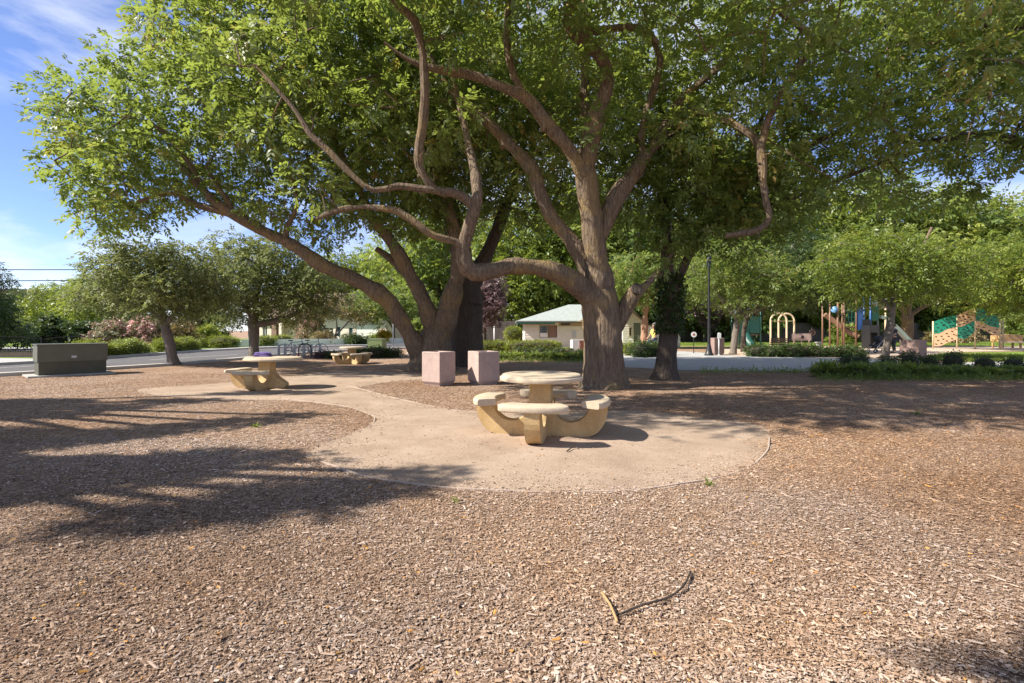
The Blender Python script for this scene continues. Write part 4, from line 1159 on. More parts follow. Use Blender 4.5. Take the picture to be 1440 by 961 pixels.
FAR = [  # x, y, kind, scale, label
    (-9.5, 64, 'm', 1.25, 'tall green background tree seen left of the dark trunk'),
    (0.8, 57, 'l', 1.1, 'bright background tree just left of the cream building roof'),
    (5.2, 60, 'l', 1.28, 'bright background tree rising above the cream building roof'),
    (11.0, 63, 'm', 1.3, 'green background tree behind the right end of the cream building'),
    (15.8, 66, 'l', 1.05, 'bright background tree behind the ivy covered trunk'),
    (29.0, 66, 'l', 1.1, 'bright background tree behind the purple leaved pair'),
    (35.0, 68, 'l', 1.15, 'bright background tree above the two arches'),
    (41.5, 66, 'l', 1.2, 'bright background tree above the green play tower'),
    (48.5, 67, 'm', 1.3, 'tall green background tree behind the play slide'),
    (55.0, 66, 'l', 1.2, 'bright background tree left of the climbing wall'),
    (61.0, 68, 'm', 1.25, 'green background tree above the climbing wall'),
    (67.0, 66, 'l', 1.2, 'bright background tree above the right end of the climbing wall'),
    (74.0, 68, 'd', 1.25, 'dark background tree at the far right edge'),
    (-12.0, 74, 'd', 1.2, 'dark background tree above the cream house, right one'),
    (-20.5, 76, 'm', 1.15, 'green background tree above the middle of the cream house'),
    (-31.0, 78, 'm', 1.1, 'green background tree above the left end of the cream house'),
    (-27.8, 45.5, 'l', 0.52, 'bright bushy tree behind the stout street tree trunk'),
    (-34.5, 43.0, 'l', 0.62, 'bright green tree right of the flowering shrubs'),
    (-43.0, 50.0, 'l', 0.66, 'yellow green tree behind the pink flowering shrubs'),
    (-48.5, 53.0, 'l', 0.6, 'yellow green tree behind the olive utility cabinet'),
    (-17.0, 69.5, 'l', 1.25, 'bright background tree rising over the right half of the cream house'),
    (-24.5, 70.0, 'l', 1.2, 'bright background tree rising over the left half of the cream house'),
    (25.5, 59.0, 'm', 1.25, 'green background tree behind the small forked park tree'),
    (-57.5, 58.0, 'd', 0.62, 'dark tree beside the grey house on the left'),
]
for i, (x, y, k, s_, lab) in enumerate(FAR):
    if k not in used:
        used.add(k); r = fp[k]; r.location = (x, y, 0); r.scale = (s_ * UP(x) ** .6, s_ * UP(x) ** .6, s_ * UP(x)); r['label'] = lab
    else:
        dup(fp[k], (x, y, 0), (i * 1.7) % 6.28, lab, None, (s_ * UP(x) ** .6, s_ * UP(x) ** .6, s_ * UP(x) * (0.92 + 0.16 * ((i * 7) % 5) / 4)))
# dark conifer at the left edge
rg = np.random.default_rng(81)
cl = []
for k in range(90):
    z = rg.uniform(0.7, 6.0); w = 2.5 * (1 - (z - 0.4) / 6.6) ** 0.8
    a = rg.uniform(0, 6.28); r_ = w * math.sqrt(rg.random())
    cl.append([-33.3 + r_ * math.cos(a), 31 + r_ * math.sin(a), z, 0.55])
mb = MB(); pth = add_limb(mb, [(-33.3, 31, -.05, .2), (-33.3, 31, 2, .16), (-33.3, 31, 4, .1), (-33.3, 31, 6, .03)], n=8)
build_tree('cedar_tree', 'dark green cedar at the left edge across the road', 'tree', Vector((-33.3, 31, 0)), mb, [q[:3] for q in pth], np.array(cl), dict(n_spray=60, L=0.3, leaf=0.17, wid=0.3, k=5, droop=0.5), M['bark_dark'], M['leaf_dark'], None, 81)
# ------------------------------------------------------------------ shrubs and hedges
def shrub_mesh(name, w, d, h, seed, n=700, leaf=0.07, pw=2.6, wave=0.0, core=0.86, rough=0.05, z0=0.0, k=3):
    """leaves over a rounded clipped body with a solid dark core for twigs and inner shade; returns mesh with two material slots"""
    rg = np.random.default_rng(seed)
    u = unit(rg.normal(0, 1, (n, 3)))
    def body(u, s_):
        q = (np.abs(u) ** pw).sum(1) ** (1 / pw)
        p = u / q[:, None] * s_
        x = p[:, 0] * w / 2; y = p[:, 1] * d / 2
        hz = h * (1 + wave * np.sin(x * 5.2 / max(0.3, w) * 2.2 + seed)) if wave else h
        z = z0 + (p[:, 2] * 0.5 + 0.5) * hz
        return np.stack([x, y, z], 1)
    pos = body(u, 1 - rg.uniform(0, 0.16, n)[:, None] + rg.normal(0, rough, (n, 1)))
    pos[:, 2] = np.maximum(pos[:, 2], z0 + 0.02)
    dd = u + rg.normal(0, 0.55, (n, 3))
    v, t = sprays(pos, dd, rg.normal(0.5, 0.2, n), rg, leaf * 1.5, leaf, 0.55, k, 0.05)
    # inner body
    NU, NV = 14, 8
    gu = np.linspace(0, 2 * math.pi, NU + 1); gv = np.linspace(-math.pi / 2, math.pi / 2, NV + 1)
    g = np.array([[[math.cos(b) * math.cos(a), math.cos(b) * math.sin(a), math.sin(b)] for a in gu] for b in gv])
    gb = body(g.reshape(-1, 3) + 1e-6, core).reshape(NV + 1, NU + 1, 3)
    q = np.stack([gb[:-1, :-1], gb[:-1, 1:], gb[1:, 1:], gb[1:, :-1]], 2).reshape(-1, 4, 3)
    me = quad_mesh(name, np.concatenate([v, q]), np.concatenate([t, np.full(len(q), 0.3)]))
    mi = np.zeros(len(v) + len(q), np.int32); mi[len(v):] = 1
    me.polygons.foreach_set('material_index', mi)
    return me

def shrub(name, label, cat, loc, me, leafm, group=None, rz=0.0, scale=None):
    if len(me.materials) == 0:
        me.materials.append(leafm); me.materials.append(M['twig'])
    o = bpy.data.objects.new(name, me); C.objects.link(o)
    o.location = loc; o.rotation_euler = (0, 0, rz)
    if scale: o.scale = scale
    return tag(o, label, cat, group)

# right-hand border: clipped balls behind a low leafy row
balls = [shrub_mesh('clipped_shrub', 0.52, 0.52, 0.64, 100 + i, 520, 0.05, 3.0) for i in range(3)]
for i, px in enumerate((1187, 1215, 1247, 1277, 1308, 1345, 1386, 1424, 1463)):
    q = P(px, 500, 15.9); q.z = 0
    q.x += random.gauss(0, .05); q.y += random.gauss(0, 0.08)
    shrub('clipped_shrub', 'dark clipped ball shrub, %s in the border before the right lawn' % ORD[i], 'shrub', q, balls[i % 3], M['leaf_dark'], 'clipped ball shrubs of the right border', i * 1.3, (1, 1, random.uniform(.8, 1.08)))
lows = [shrub_mesh('low_shrub', 0.9, 0.7, 0.30, 110 + i, 700, 0.07, 2.2, rough=0.12, k=5) for i in range(3)]
for i in range(9):
    q = P(1172 + i * 37, 500, 14.9); q.z = 0; q.y += random.gauss(0, .12)
    shrub('low_shrub', 'low leafy border shrub, %s of the front row on the right' % ORD[i], 'shrub', q, lows[i % 3], M['leaf'] if i % 3 else M['leaf_dark'], 'low leafy shrubs of the right border', i * 2.1, (1, 1, random.uniform(.75, 1.15)))
for me, mm in zip(lows, (M['leaf_light'], M['leaf'], M['leaf'])):
    me.materials[0] = mm
# dark shrubs beyond the path
dk = [shrub_mesh('low_shrub', 1.05, 0.8, 0.52, 120 + i, 600, 0.09, 2.6, rough=0.08) for i in range(2)]
for i, (px, Y) in enumerate(((1064, 26.4), (1081, 26.2), (1098, 26.2), (1112, 26.0), (1128, 26.4), (1148, 26.2), (1168, 26.1), (1188, 26.0), (1203, 25.8))):
    q = P(px, 500, Y); q.z = 0
    shrub('low_shrub', 'dark low shrub beyond the path, %s in its row by the bench' % ORD[i], 'shrub', q, dk[i % 2], M['leaf_dark'], 'dark low shrubs beyond the path', i * 1.7, (.92, 1, random.uniform(.85, 1.1)))
# row behind the nearest table
bs = [shrub_mesh('clipped_shrub', 0.36, 0.36, 0.46, 130 + i, 340, 0.05, 3.0) for i in range(2)]
for i, px in enumerate((729, 740, 750, 760, 770, 780, 790, 802, 814, 824)):
    q = P(px, 500, 25.2); q.z = 0
    shrub('clipped_shrub', 'small dark clipped shrub, %s in the row before the cream building' % ORD[i], 'shrub', q, bs[i % 2], M['leaf_dark'], 'clipped shrubs before the cream building', i * 1.1, (1, 1, random.uniform(.9, 1.1)))
gc = [shrub_mesh('low_shrub', 1.0, 0.7, 0.26, 140 + i, 520, 0.09, 2.2, rough=0.15, k=5) for i in range(2)]
for i in range(6):
    q = P(702 + i * 24, 500, 23.8 - 0.1 * i); q.z = 0
    shrub('low_shrub', 'low green border plant, %s in front of the small clipped shrubs' % ORD[i], 'shrub', q, gc[i % 2], M['leaf'], 'low plants before the small clipped shrubs', i * 1.7)
for i, (px, Y, s_, lab) in enumerate(((888, 27.5, 1.0, 'bright green bush at the right foot of the nearest big trunk'), (902, 26.0, 1.15, 'dark low bush below the orange barked tree'), (917, 26.4, 1.1, 'dark low bush beside the person in yellow'))):
    q = P(px, 500, Y); q.z = 0
    shrub('bush', lab, 'shrub', q, shrub_mesh('bush', 0.9, 0.8, 0.62, 150 + i, 650, 0.09, 2.2, rough=0.12), M['leaf_light'] if i == 0 else M['leaf_dark'], 'bushes behind the big trunk', i, (s_, s_, s_))
# lime hedges
def hedge(label, a, b, depth, h, seed, leafm, wave=0.0, n=3000, leaf=0.07, group='lime green clipped hedges', pw=5, name='clipped_hedge'):
    a, b = Vector(a), Vector(b)
    me = shrub_mesh(name, (b - a).length, depth, h, seed, n, leaf, pw, wave)
    d = b - a
    return shrub(name, label, 'hedge', (a + b) / 2, me, leafm, group, math.atan2(d.y, d.x))
hedge('lime green hedge segment at the left before the cream building', (-1.9, 30.4, 0), (-0.35, 30.4, 0), 1.0, 0.68, 160, M['leaf_lime'], n=1900)
hedge('long lime green hedge below the cream building window', (-0.35, 30.0, 0), (2.9, 29.8, 0), 1.0, 0.72, 161, M['leaf_lime'], n=3200)
hedge('wavy topped lime hedge along the road beside the olive cabinet', (-20.75, 23.3, 0), (-20.85, 28.2, 0), 1.1, 0.72, 162, M['leaf_lime'], 0.22, 5200, 0.08)
hedge('wavy topped lime hedge along the road behind the thin leaning tree', (-20.85, 29.4, 0), (-21.2, 33.2, 0), 1.1, 0.78, 163, M['leaf_lime'], 0.16, 4000, 0.08)
for i, (x, y, w, lab) in enumerate(((-22.2, 38.4, 2.2, 'rounded lime bush left of the stout street tree trunk'), (-20.6, 41.6, 1.9, 'rounded lime bush right behind the stout street tree trunk'), (-24.6, 38.0, 1.9, 'rounded lime bush farthest left beyond the driveway'), (-21.8, 47.4, 1.8, 'lime bush under the tall white house window'))):
    shrub('lime_bush', lab, 'shrub', (x, y, 0.02), shrub_mesh('lime_bush', w, 1.3, 0.85, 170 + i, 1300, 0.09, 2.6), M['leaf_lime'], 'rounded lime bushes across the road', i * 0.2)
# dark hedge and groundcover by the far table
for i, (px, py, w, h, lab) in enumerate(((505, 504, 0.9, .42, 'dark low bush right behind the far stone table'), (527, 503.5, 1.1, .5, 'dark low bush in front of the moss green box'), (550, 503, 1.0, .42, 'dark low bush right of the moss green box'),
                                       (455, 503.5, 0.9, .26, 'reddish low plant right of the bollards'), (471, 504, 0.8, .24, 'low dark plant left of the far stone table'))):
    shrub('low_bush', lab, 'shrub', G(px, py), shrub_mesh('low_bush', w, 0.7, h, 180 + i, 620, 0.08, 2.4, rough=0.1), M['leaf_purple'] if i == 3 else M['leaf_dark'], 'low bushes round the far table', i * .3)
# clipped ball on a stem
t = thing('topiary', 'lime green ball shaped topiary left of the cream building', 'topiary', (0.1, 36.0, 0))
me = shrub_mesh('crown', 1.2, 1.2, 0.95, 190, 1100, 0.08, 2.4, z0=0.65); link_mesh('crown', me, [M['leaf_lime'], M['twig']], t)
mb = MB(); mb.tube([(0, 0, 0), (0.03, 0, .4), (0, 0, .8)], [.05, .045, .04]); mb.build('stem', M['bark_dark'], t)

# flowering shrubs across the road
def flower_shrub(name, label, loc, w, h, z0, seed, leafm, group, n=26, leaf=0.15):
    rg = np.random.default_rng(seed)
    t = thing(name, label, 'shrub', loc, 0, group)
    cl = []
    for _ in range(n):
        u = unit(rg.normal(0, 1, 3)) * rg.random() ** .4
        cl.append([u[0] * w / 2, u[1] * w / 2.4, z0 + (u[2] * .5 + .5) * (h - z0), 0.42])
    link_mesh('foliage', crown_mesh('foliage', np.array(cl), rg, 52, 0.26, leaf, 0.55, 5), leafm, t)
    mb = MB()
    for k in range(5):
        c = cl[int(rg.integers(len(cl)))]
        mb.tube([(rg.normal(0, .06), rg.normal(0, .06), 0), (c[0] * .4, c[1] * .4, c[2] * .5), (c[0], c[1], c[2])], [.045, .03, .015], n=6)
    mb.build('stems', M['bark_grey'], t)
    return t
g = 'pink flowering shrubs across the road'
flower_shrub('flowering_shrub', 'pink flowering shrub, the leftmost above the wavy hedge', (-27.6, 34.2, 0), 2.5, 2.25, .2, 201, M['leaf_pink'], g)
flower_shrub('flowering_shrub', 'pink flowering shrub with pale stems, second above the wavy hedge', (-25.2, 34.6, 0), 2.3, 2.35, .3, 202, M['leaf_pink'], g)
flower_shrub('flowering_shrub', 'green and pink shrub between the wavy hedges', (-23.2, 34.8, 0), 1.9, 1.9, .2, 203, M['leaf_bronze'], g)
flower_shrub('flowering_shrub', 'large pink flowering shrub in front of the cream house', (-19.4, 46.4, 0.1), 3.1, 3.0, .3, 204, M['leaf_pink'], g)
flower_shrub('yellow_shrub', 'yellow green shrub behind the thin leaning street tree', (-24.6, 40.2, 0), 2.2, 1.9, .1, 205, M['leaf_lime'], 'yellow shrubs across the road')
flower_shrub('purple_shrub', 'dull purple shrub seen between the two street trees', (-28.6, 44.2, 0), 4.0, 2.9, .4, 206, M['leaf_purple'], None)
flower_shrub('yellow_shrub', 'small yellow shrub in front of the house garage', (-12.3, 47.8, 0), 1.2, 1.35, .3, 207, M['leaf_yellow'], 'yellow shrubs across the road', 10)
flower_shrub('dry_shrub', 'green shrub standing left of the leaning big trunk by a white post', (-7.4, 39.6, 0), 1.5, 2.2, .1, 208, M['leaf'], None)
flower_shrub('dark_shrub', 'dark rounded shrub left of the moss green box', (-14.3, 45.6, 0.1), 2.1, 1.0, .05, 209, M['leaf_dark'], None, 26, .12)
flower_shrub('bronze_shrub', 'bronze shrub at the foot of the multi stemmed house tree', (-17.0, 45.0, 0.1), 2.0, 1.2, .05, 210, M['leaf_bronze'], None, 22, .12)
flower_shrub('lime_shrub', 'lime shrub under the house windows', (-13.4, 50.2, 0.02), 2.6, .95, .05, 211, M['leaf_lime'], None, 22, .12)
flower_shrub('green_shrub', 'bright green shrub behind the climbing wall on the lawn', (31.5, 47.0, 0), 3.0, 1.9, .1, 212, M['leaf_light'], 'shrubs along the far fence', 30, .18)
flower_shrub('green_shrub', 'green shrub by the far fence at the right edge', (57.5, 55.0, 0), 6.0, 3.4, .1, 213, M['leaf'], 'shrubs along the far fence', 60, .24)
flower_shrub('dry_shrub', 'brown dry shrub behind the orange bench right of the climbing wall', (46.0, 52.0, 0), 5.0, 1.5, .1, 214, M['leaf_bronze'], 'shrubs along the far fence', 30, .18)
# small multi-stemmed tree before the house
generic_tree('house_tree', 'small multi stemmed tree with bronze leaves before the cream house', 'tree', Vector((-16.6, 46.6, 0.02)),
             [(-16.6, 46.6, 0, .16), (-16.6, 46.6, .5, .14), (-16.5, 46.6, 1.0, .1)],
             [[(-16.6, 46.6, .6, .09), (-17.5, 46.5, 1.6, .07), (-18.2, 46.4, 2.6, .05), (-18.6, 46.3, 3.4, .03)], [(-16.6, 46.6, .7, .09), (-15.7, 46.5, 1.7, .07), (-14.9, 46.4, 2.5, .04)], [(-16.5, 46.6, .9, .08), (-16.4, 46.6, 2, .06), (-16.7, 46.6, 3.2, .03)]],
             [((-17.4, 46.6, 3.4), (1.8, 1.2, 1.0)), ((-14.6, 46.5, 2.9), (1.4, 1.0, 0.7))], 0.8, M['bark_grey'], M['leaf_bronze'], dict(n_spray=40, L=0.3, leaf=0.18, wid=0.45, k=5), 215, None, (.5, .75), 50)
generic_tree('street_tree', 'green leafy street tree hanging over the house garage', 'tree', Vector((-11.4, 46.0, 0.02)),
             [(-11.4, 48.0, 0, .17), (-11.4, 48.0, 1.4, .13), (-11.3, 47.9, 2.6, .1)],
             [[(-11.4, 48, 1.4, .08), (-11.9, 48, 2.2, .06), (-12.8, 48, 2.9, .04)], [(-11.4, 48, 1.5, .08), (-10.8, 48, 2.4, .06), (-10, 48, 3, .04)]],
             [((-12.6, 47.6, 4.0), (3.0, 1.8, 1.5)), ((-9.6, 47.2, 3.9), (2.2, 1.5, 1.3))], 0.85, M['bark_dark'], M['leaf'], dict(n_spray=46, L=0.34, leaf=0.2, wid=0.45, k=5), 216, None, (.6, .85), 120)
for i, (x, y) in enumerate(((-41, 33), (-36.5, 34), (-39, 29.0), (-33.5, 36.5), (-30.2, 38.0))):
    flower_shrub('dark_shrub', 'dark evergreen shrub, %s of the bank behind the iron railing' % ['leftmost', 'tallest', 'nearest the railing', 'second from the right', 'rightmost'][i], (x, y, 0), 4.6, (2.2, 3.2, 2.0, 2.4, 2.2)[i], .05, 230 + i, M['leaf_dark'], 'evergreen bank behind the iron railing', 46, .2)
rg0 = flower_shrub('background_shrub', 'big leafy shrub over the far fence, first of the row from the left', (13.5, 63.5, 0), 9.0, 5.2, .3, 240, M['leaf_light'], 'leafy shrubs over the far fence', 90, .3)
for i in range(1, 9):
    dup(rg0, (13.5 + 7.9 * i, 63.5 + .5 * math.sin(i * 2), 0), i * 1.9, 'big leafy shrub over the far fence, %s of the row from the left' % ['', 'second', 'third', 'fourth', 'fifth', 'sixth', 'seventh', 'eighth', 'ninth'][i], None, (1, 1, .85 + .3 * ((i * 5) % 4) / 3))
# grass fringe under the right-hand border and path edge
rg = np.random.default_rng(6)
n = 2550
px = np.concatenate([rg.uniform(1150, 1450, 1500), rg.uniform(985, 1160, 350), rg.uniform(700, 840, 700)])
py = np.concatenate([rg.normal(533, 1.8, 1500), rg.normal(524.0, 1.2, 350), rg.normal(508.5, 1.5, 700)])
Y = F * H / (py - HY); X = (px - 720) / F * Y
pos = np.stack([X, Y, np.zeros(n)], 1)
d = np.stack([rg.normal(0, .5, n), rg.normal(0, .5, n), rg.uniform(.8, 1.4, n)], 1)
v, t = sprays(pos, d, rg.uniform(0.1, 0.9, n), rg, 0.09, 0.12, 0.14, 3, 0.1)
tag(link_mesh('grass_fringe', quad_mesh('grass_fringe', v, t), M['leaf']), 'thin green grass along the border and path edges', 'grass', kind='stuff')
n = 26000
X = np.concatenate([rg.uniform(12, 60, n // 2), rg.uniform(15.5, 28, n // 2)]); Y = np.concatenate([rg.uniform(43.9, 52, n // 2), rg.uniform(21.0, 29, n // 2)])
okm = np.ones(n, bool); pp = [ (p.x, p.y) for p in smooth_poly([(1300, 503.5), (1345, 497), (1440, 495), (1560, 495), (1560, 508), (1440, 508.3), (1345, 509)], n=4)]
ins = np.zeros(n, bool); j = len(pp) - 1
for i in range(len(pp)):
    xi, yi = pp[i]; xj, yj = pp[j]
    ins ^= ((yi > Y) != (yj > Y)) & (X < (xj - xi) * (Y - yi) / (yj - yi + 1e-12) + xi); j = i
sel = ins | (Y > 40)
X, Y = X[sel], Y[sel]; n = len(X)
pos = np.stack([X, Y, np.full(n, .015)], 1)
d = np.stack([rg.normal(0, .5, n), rg.normal(0, .5, n), rg.uniform(.6, 1.2, n)], 1)
v, t = sprays(pos, d, rg.uniform(0.2, 0.9, n), rg, 0.06, 0.09, 0.2, 3, 0.1)
tag(link_mesh('lawn_grass', quad_mesh('lawn_grass', v, t), M['leaf_light']), 'short green lawn grass round the play area', 'grass', kind='stuff')

# ------------------------------------------------------------------ stone picnic tables
def arc_slab(mb, r0, r1, a0, a1, z0, z1, rd=0.03, n=18):
    """a curved seat with rounded edges and ends"""
    prof = []
    hh = z1 - z0
    for (cx_, cz, s0) in ((r1 - rd, z0 + rd * .6, -90), (r1 - rd, z1 - rd, 0), (r0 + rd, z1 - rd, 90), (r0 + rd, z0 + rd * .6, 180)):
        for q in range(4):
            t = R(s0 + 30 * q)
            prof.append((cx_ + rd * math.cos(t), cz + (rd if cz > (z0 + z1) / 2 else rd * .6) * math.sin(t)))
    rings = []
    for i in range(n + 1):
        f = i / n
        a = a0 + (a1 - a0) * f
        e = min(f, 1 - f) * n
        s_ = 1.0 if e >= 1 else 0.80 + 0.2 * e
        cxm = (r0 + r1) / 2; czm = (z0 + z1) / 2
        rings.append([mb.b.verts.new(((cxm + (p - cxm) * s_) * math.cos(a), (cxm + (p - cxm) * s_) * math.sin(a), czm + (q - czm) * (0.9 + .1 * s_))) for p, q in prof])
    m = len(prof)
    for i in range(n):
        for k in range(m):
            f = mb._f([rings[i][k], rings[i][(k + 1) % m], rings[i + 1][(k + 1) % m], rings[i + 1][k]])
            if f: f.smooth = True
    mb._f(rings[0][::-1]); mb._f(rings[-1])
    bmesh.ops.recalc_face_normals(mb.b, faces=list(mb.b.faces))

def arm_profile():
    P_ = [(0.13, 0.0)]
    P_ += [(0.60, 0.0)]
    for i in range(0, 9):                                   # belly, from the ground out and up to the seat
        t = R(-90 + i * 10.5)
        P_.append((0.60 + 0.29 * math.cos(t), 0.37 + 0.37 * math.sin(t)))
    P_.append((0.885, 0.385))
    P_.append((0.655, 0.385))
    for i in range(0, 13):                                  # the round scoop between seat and post
        t = R(-8 - i * 13)
        P_.append((0.40 + 0.255 * math.cos(t), 0.40 + 0.235 * math.sin(t)))
    P_.append((0.13, 0.46))
    return P_

def picnic_table(label, loc, rz, arms=(0, 90, 180, 270), top=(0.565, 0.565), off=0.0, group='stone picnic tables'):
    t = thing('picnic_table', label, 'picnic table', loc, rz, group)
    mb = MB()
    e = 0.032
    T = top[0]
    mb.lathe([(0, .668), (T - .05, .668), (T - .016, .671), (T - .004, .678), (T, .690), (T, .712), (T - .005, .720), (T - .026, .7265), (T - .031, .733), (T - .034, .744), (T - .042, .750), (T - .06, .7515), (0, .7515)], 64, (off, 0, 0), 1.0, top[1] / T)
    bmesh.ops.recalc_face_normals(mb.b, faces=list(mb.b.faces))
    mb.build('table_top', M['concrete_top'], t)
    mb = MB(); mb.box(-.142, .142, -.142, .142, 0.0, .669)
    mb.build('pedestal', M['concrete_yellow'], t, bevel=0.012)
    for a in arms:
        ar = R(a)
        mb = MB(); mb.prism(arm_profile(), -0.095, 0.095)
        o = mb.build('seat_support', M['concrete_yellow'], t, bevel=0.014); o.rotation_euler = (0, 0, ar)
        mb = MB(); arc_slab(mb, 0.615, 0.925, -R(29), R(29), 0.382, 0.465, 0.032)
        o = mb.build('seat', M['concrete_top'], t); o.rotation_euler = (0, 0, ar)
    return t
picnic_table('nearest stone picnic table, round topped with four curved seats, on the dirt circle', (0.40, 6.78, 0.004), R(-11)).scale = (1, 1, 1.09)
tb = picnic_table('left stone picnic table with an oval top and no seat on its right', (-6.0, 12.2, 0), R(-3), (180, 273), (0.70, 0.56), 0.16)
mb = MB(); mb.prism([(.13, 0), (.46, 0), (.50, .06), (.49, .13), (.40, .19), (.28, .27), (.20, .36), (.13, .46)], -.095, .095); mb.build('short_foot', M['concrete_yellow'], tb, bevel=.014)
picnic_table('farthest small looking stone picnic table with two seats facing the camera', (-6.72, 20.9, 0), R(42)).scale = (.9, .9, .95)
# purple cloth lying on the left table
mb = MB()
rg = np.random.default_rng(9)
for k, (w_, d_, z_, r_) in enumerate(((.19, .12, .0, 0), (.175, .115, .036, 6), (.165, .10, .070, -5))):
    mb.box(-w_, w_, -d_, d_, z_, z_ + .034, .015, Matrix.Rotation(R(r_), 4, 'Z'))
bmesh.ops.subdivide_edges(mb.b, edges=list(mb.b.edges), cuts=2, use_grid_fill=True)
for vtx in mb.b.verts:
    vtx.co.z += .010 * math.sin(vtx.co.x * 31 + vtx.co.y * 17) * min(1, vtx.co.z / .02) + (.012 * math.cos(vtx.co.x * 12) if vtx.co.z > .06 else 0)
for f_ in mb.b.faces: f_.smooth = True
o = mb.build('folded_cloth', M['purple']); o.location = (-6.22, 12.42, 0.752)
tag(o, 'purple folded cloth lying on the left stone table', 'cloth')

# ------------------------------------------------------------------ concrete bins
def concrete_bin(label, loc, rz, w, h, mat, group='square concrete bins'):
    t = thing('concrete_bin', label, 'concrete bin', loc, rz, group)
    mb = MB()
    a = w / 2; f = a * .86
    ring = lambda s_, z: [mb.b.verts.new((x * s_, y * s_, z)) for x, y in ((-1, -1), (1, -1), (1, 1), (-1, 1))]
    rs = [ring(f * .96, 0.0), ring(f, 0.03), ring(a, 0.10), ring(a, h - .015), ring(a - .015, h), ring(a - .075, h), ring(a - .085, h - .02), ring(a - .09, h - .28)]
    for A, B in zip(rs, rs[1:]):
        for k in range(4): mb._f([A[k], A[(k + 1) % 4], B[(k + 1) % 4], B[k]])
    mb._f(rs[0][::-1]); mb._f(rs[-1])
    mb.build('bin_body', mat, t, bevel=0.006)
    mb = MB(); mb.box(-a + .1, a - .1, -a + .1, a - .1, h - .24, h - .06, .03)
    mb.build('dark_inside', M['rubber'], t)  # black block stands for the dark hollow inside the bin
    return t
q = P(617, 541, 12.85); concrete_bin('pinkish square concrete bin, the left of the pair before the big trunks', (q.x, q.y, 0), R(56), 0.60, 0.86, M['concrete_pink'])
q = P(680, 539, 13.1); concrete_bin('pinkish square concrete bin, the right of the pair before the big trunks', (q.x, q.y, 0), R(31), 0.61, 0.86, M['concrete_pink'])
q = P(1007, 500, 28.2); concrete_bin('brownish square concrete bin standing beside the lamp post', (q.x, q.y, 0.01), R(12), 0.62, 0.95, M['concrete_brown'])
q = P(1284, 506, 23.9); concrete_bin('brownish square concrete bin behind the right border shrubs', (q.x, q.y, 0.02), R(28), 0.78, 0.92, M['concrete_brown'])

# ------------------------------------------------------------------ utility cabinet
t = thing('utility_cabinet', 'long olive brown metal utility cabinet on a pad at the left', 'utility cabinet', (-13.95, 15.75, 0), R(50))
mb = MB(); mb.box(-.80, .80, -.42, .42, .05, .44); mb.build('lower_body', M['utility_low'], t, bevel=.01)
mb = MB(); mb.box(-.83, .83, -.45, .45, .443, .955); mb.build('cover', M['utility'], t, bevel=.012)
mb = MB(); mb.box(-.85, .85, -.47, .47, .957, .985); mb.build('lid', M['utility'], t, bevel=.01)
mb = MB(); mb.box(-1.05, 1.0, -.62, .6, 0, .048); mb.build('concrete_pad', M['concrete_grey'], t, bevel=.01)
mb = MB(); mb.box(-.06, .06, -.475, -.452, .55, .62); mb.build('latch', M['steel'], t, bevel=.004)
# moss green box
t = thing('electric_box', 'moss green electric box behind the far stone table', 'electric box', (-9.0, 33.2, 0), R(-8))
mb = MB(); mb.box(-.5, .5, -.4, .4, .06, .76); mb.build('box_body', M['green_box'], t, bevel=.015)
mb = MB(); mb.box(-.52, .52, -.42, .42, .762, .82); mb.build('lid', M['green_box'], t, bevel=.012)
mb = MB(); mb.box(-.62, .62, -.52, .52, 0, .058); mb.build('concrete_pad', M['concrete_grey'], t, bevel=.01)

# ------------------------------------------------------------------ buildings
def siding(mb, x0, x1, z0, z1, y, holes=(), bh=0.19, sgn=-1):
    """lapped boards on a wall facing -Y, cut around the openings"""
    z = z0
    while z < z1 - 1e-4:
        zt = min(z + bh, z1)
        spans = [(x0, x1)]
        for (hx0, hx1, hz0, hz1) in holes:
            if hz0 < zt - .01 and hz1 > z + .01:
                ns = []
                for a, b in spans:
                    if hx1 <= a or hx0 >= b: ns.append((a, b)); continue
                    if hx0 > a: ns.append((a, hx0))
                    if hx1 < b: ns.append((hx1, b))
                spans = ns
        for a, b in spans:
            v = [mb.b.verts.new(c) for c in ((a, y - .028, z), (b, y - .028, z), (b, y - .004, zt), (a, y - .004, zt), (a, y, z), (b, y, z))]
            mb._f([v[0], v[1], v[2], v[3]]); mb._f([v[4], v[5], v[1], v[0]])
        z = zt

def window(parent, x0, x1, z0, z1, y, mat, frame=0.06, mull=(1, 1), name='window'):
    mb = MB()
    mb.box(x0 - frame, x0, y - .05, y + .03, z0 - frame, z1 + frame); mb.box(x1, x1 + frame, y - .05, y + .03, z0 - frame, z1 + frame)
    mb.box(x0, x1, y - .05, y + .03, z1, z1 + frame); mb.box(x0, x1, y - .05, y + .03, z0 - frame, z0)
    for i in range(1, mull[0]):
        xx = x0 + (x1 - x0) * i / mull[0]; mb.box(xx - .025, xx + .025, y - .035, y + .01, z0, z1)
    w = mb.build(name, mat, parent)
    mb = MB(); mb.box(x0, x1, y + .012, y + .02, z0, z1); mb.build('pane', M['glass'], w)
    return w

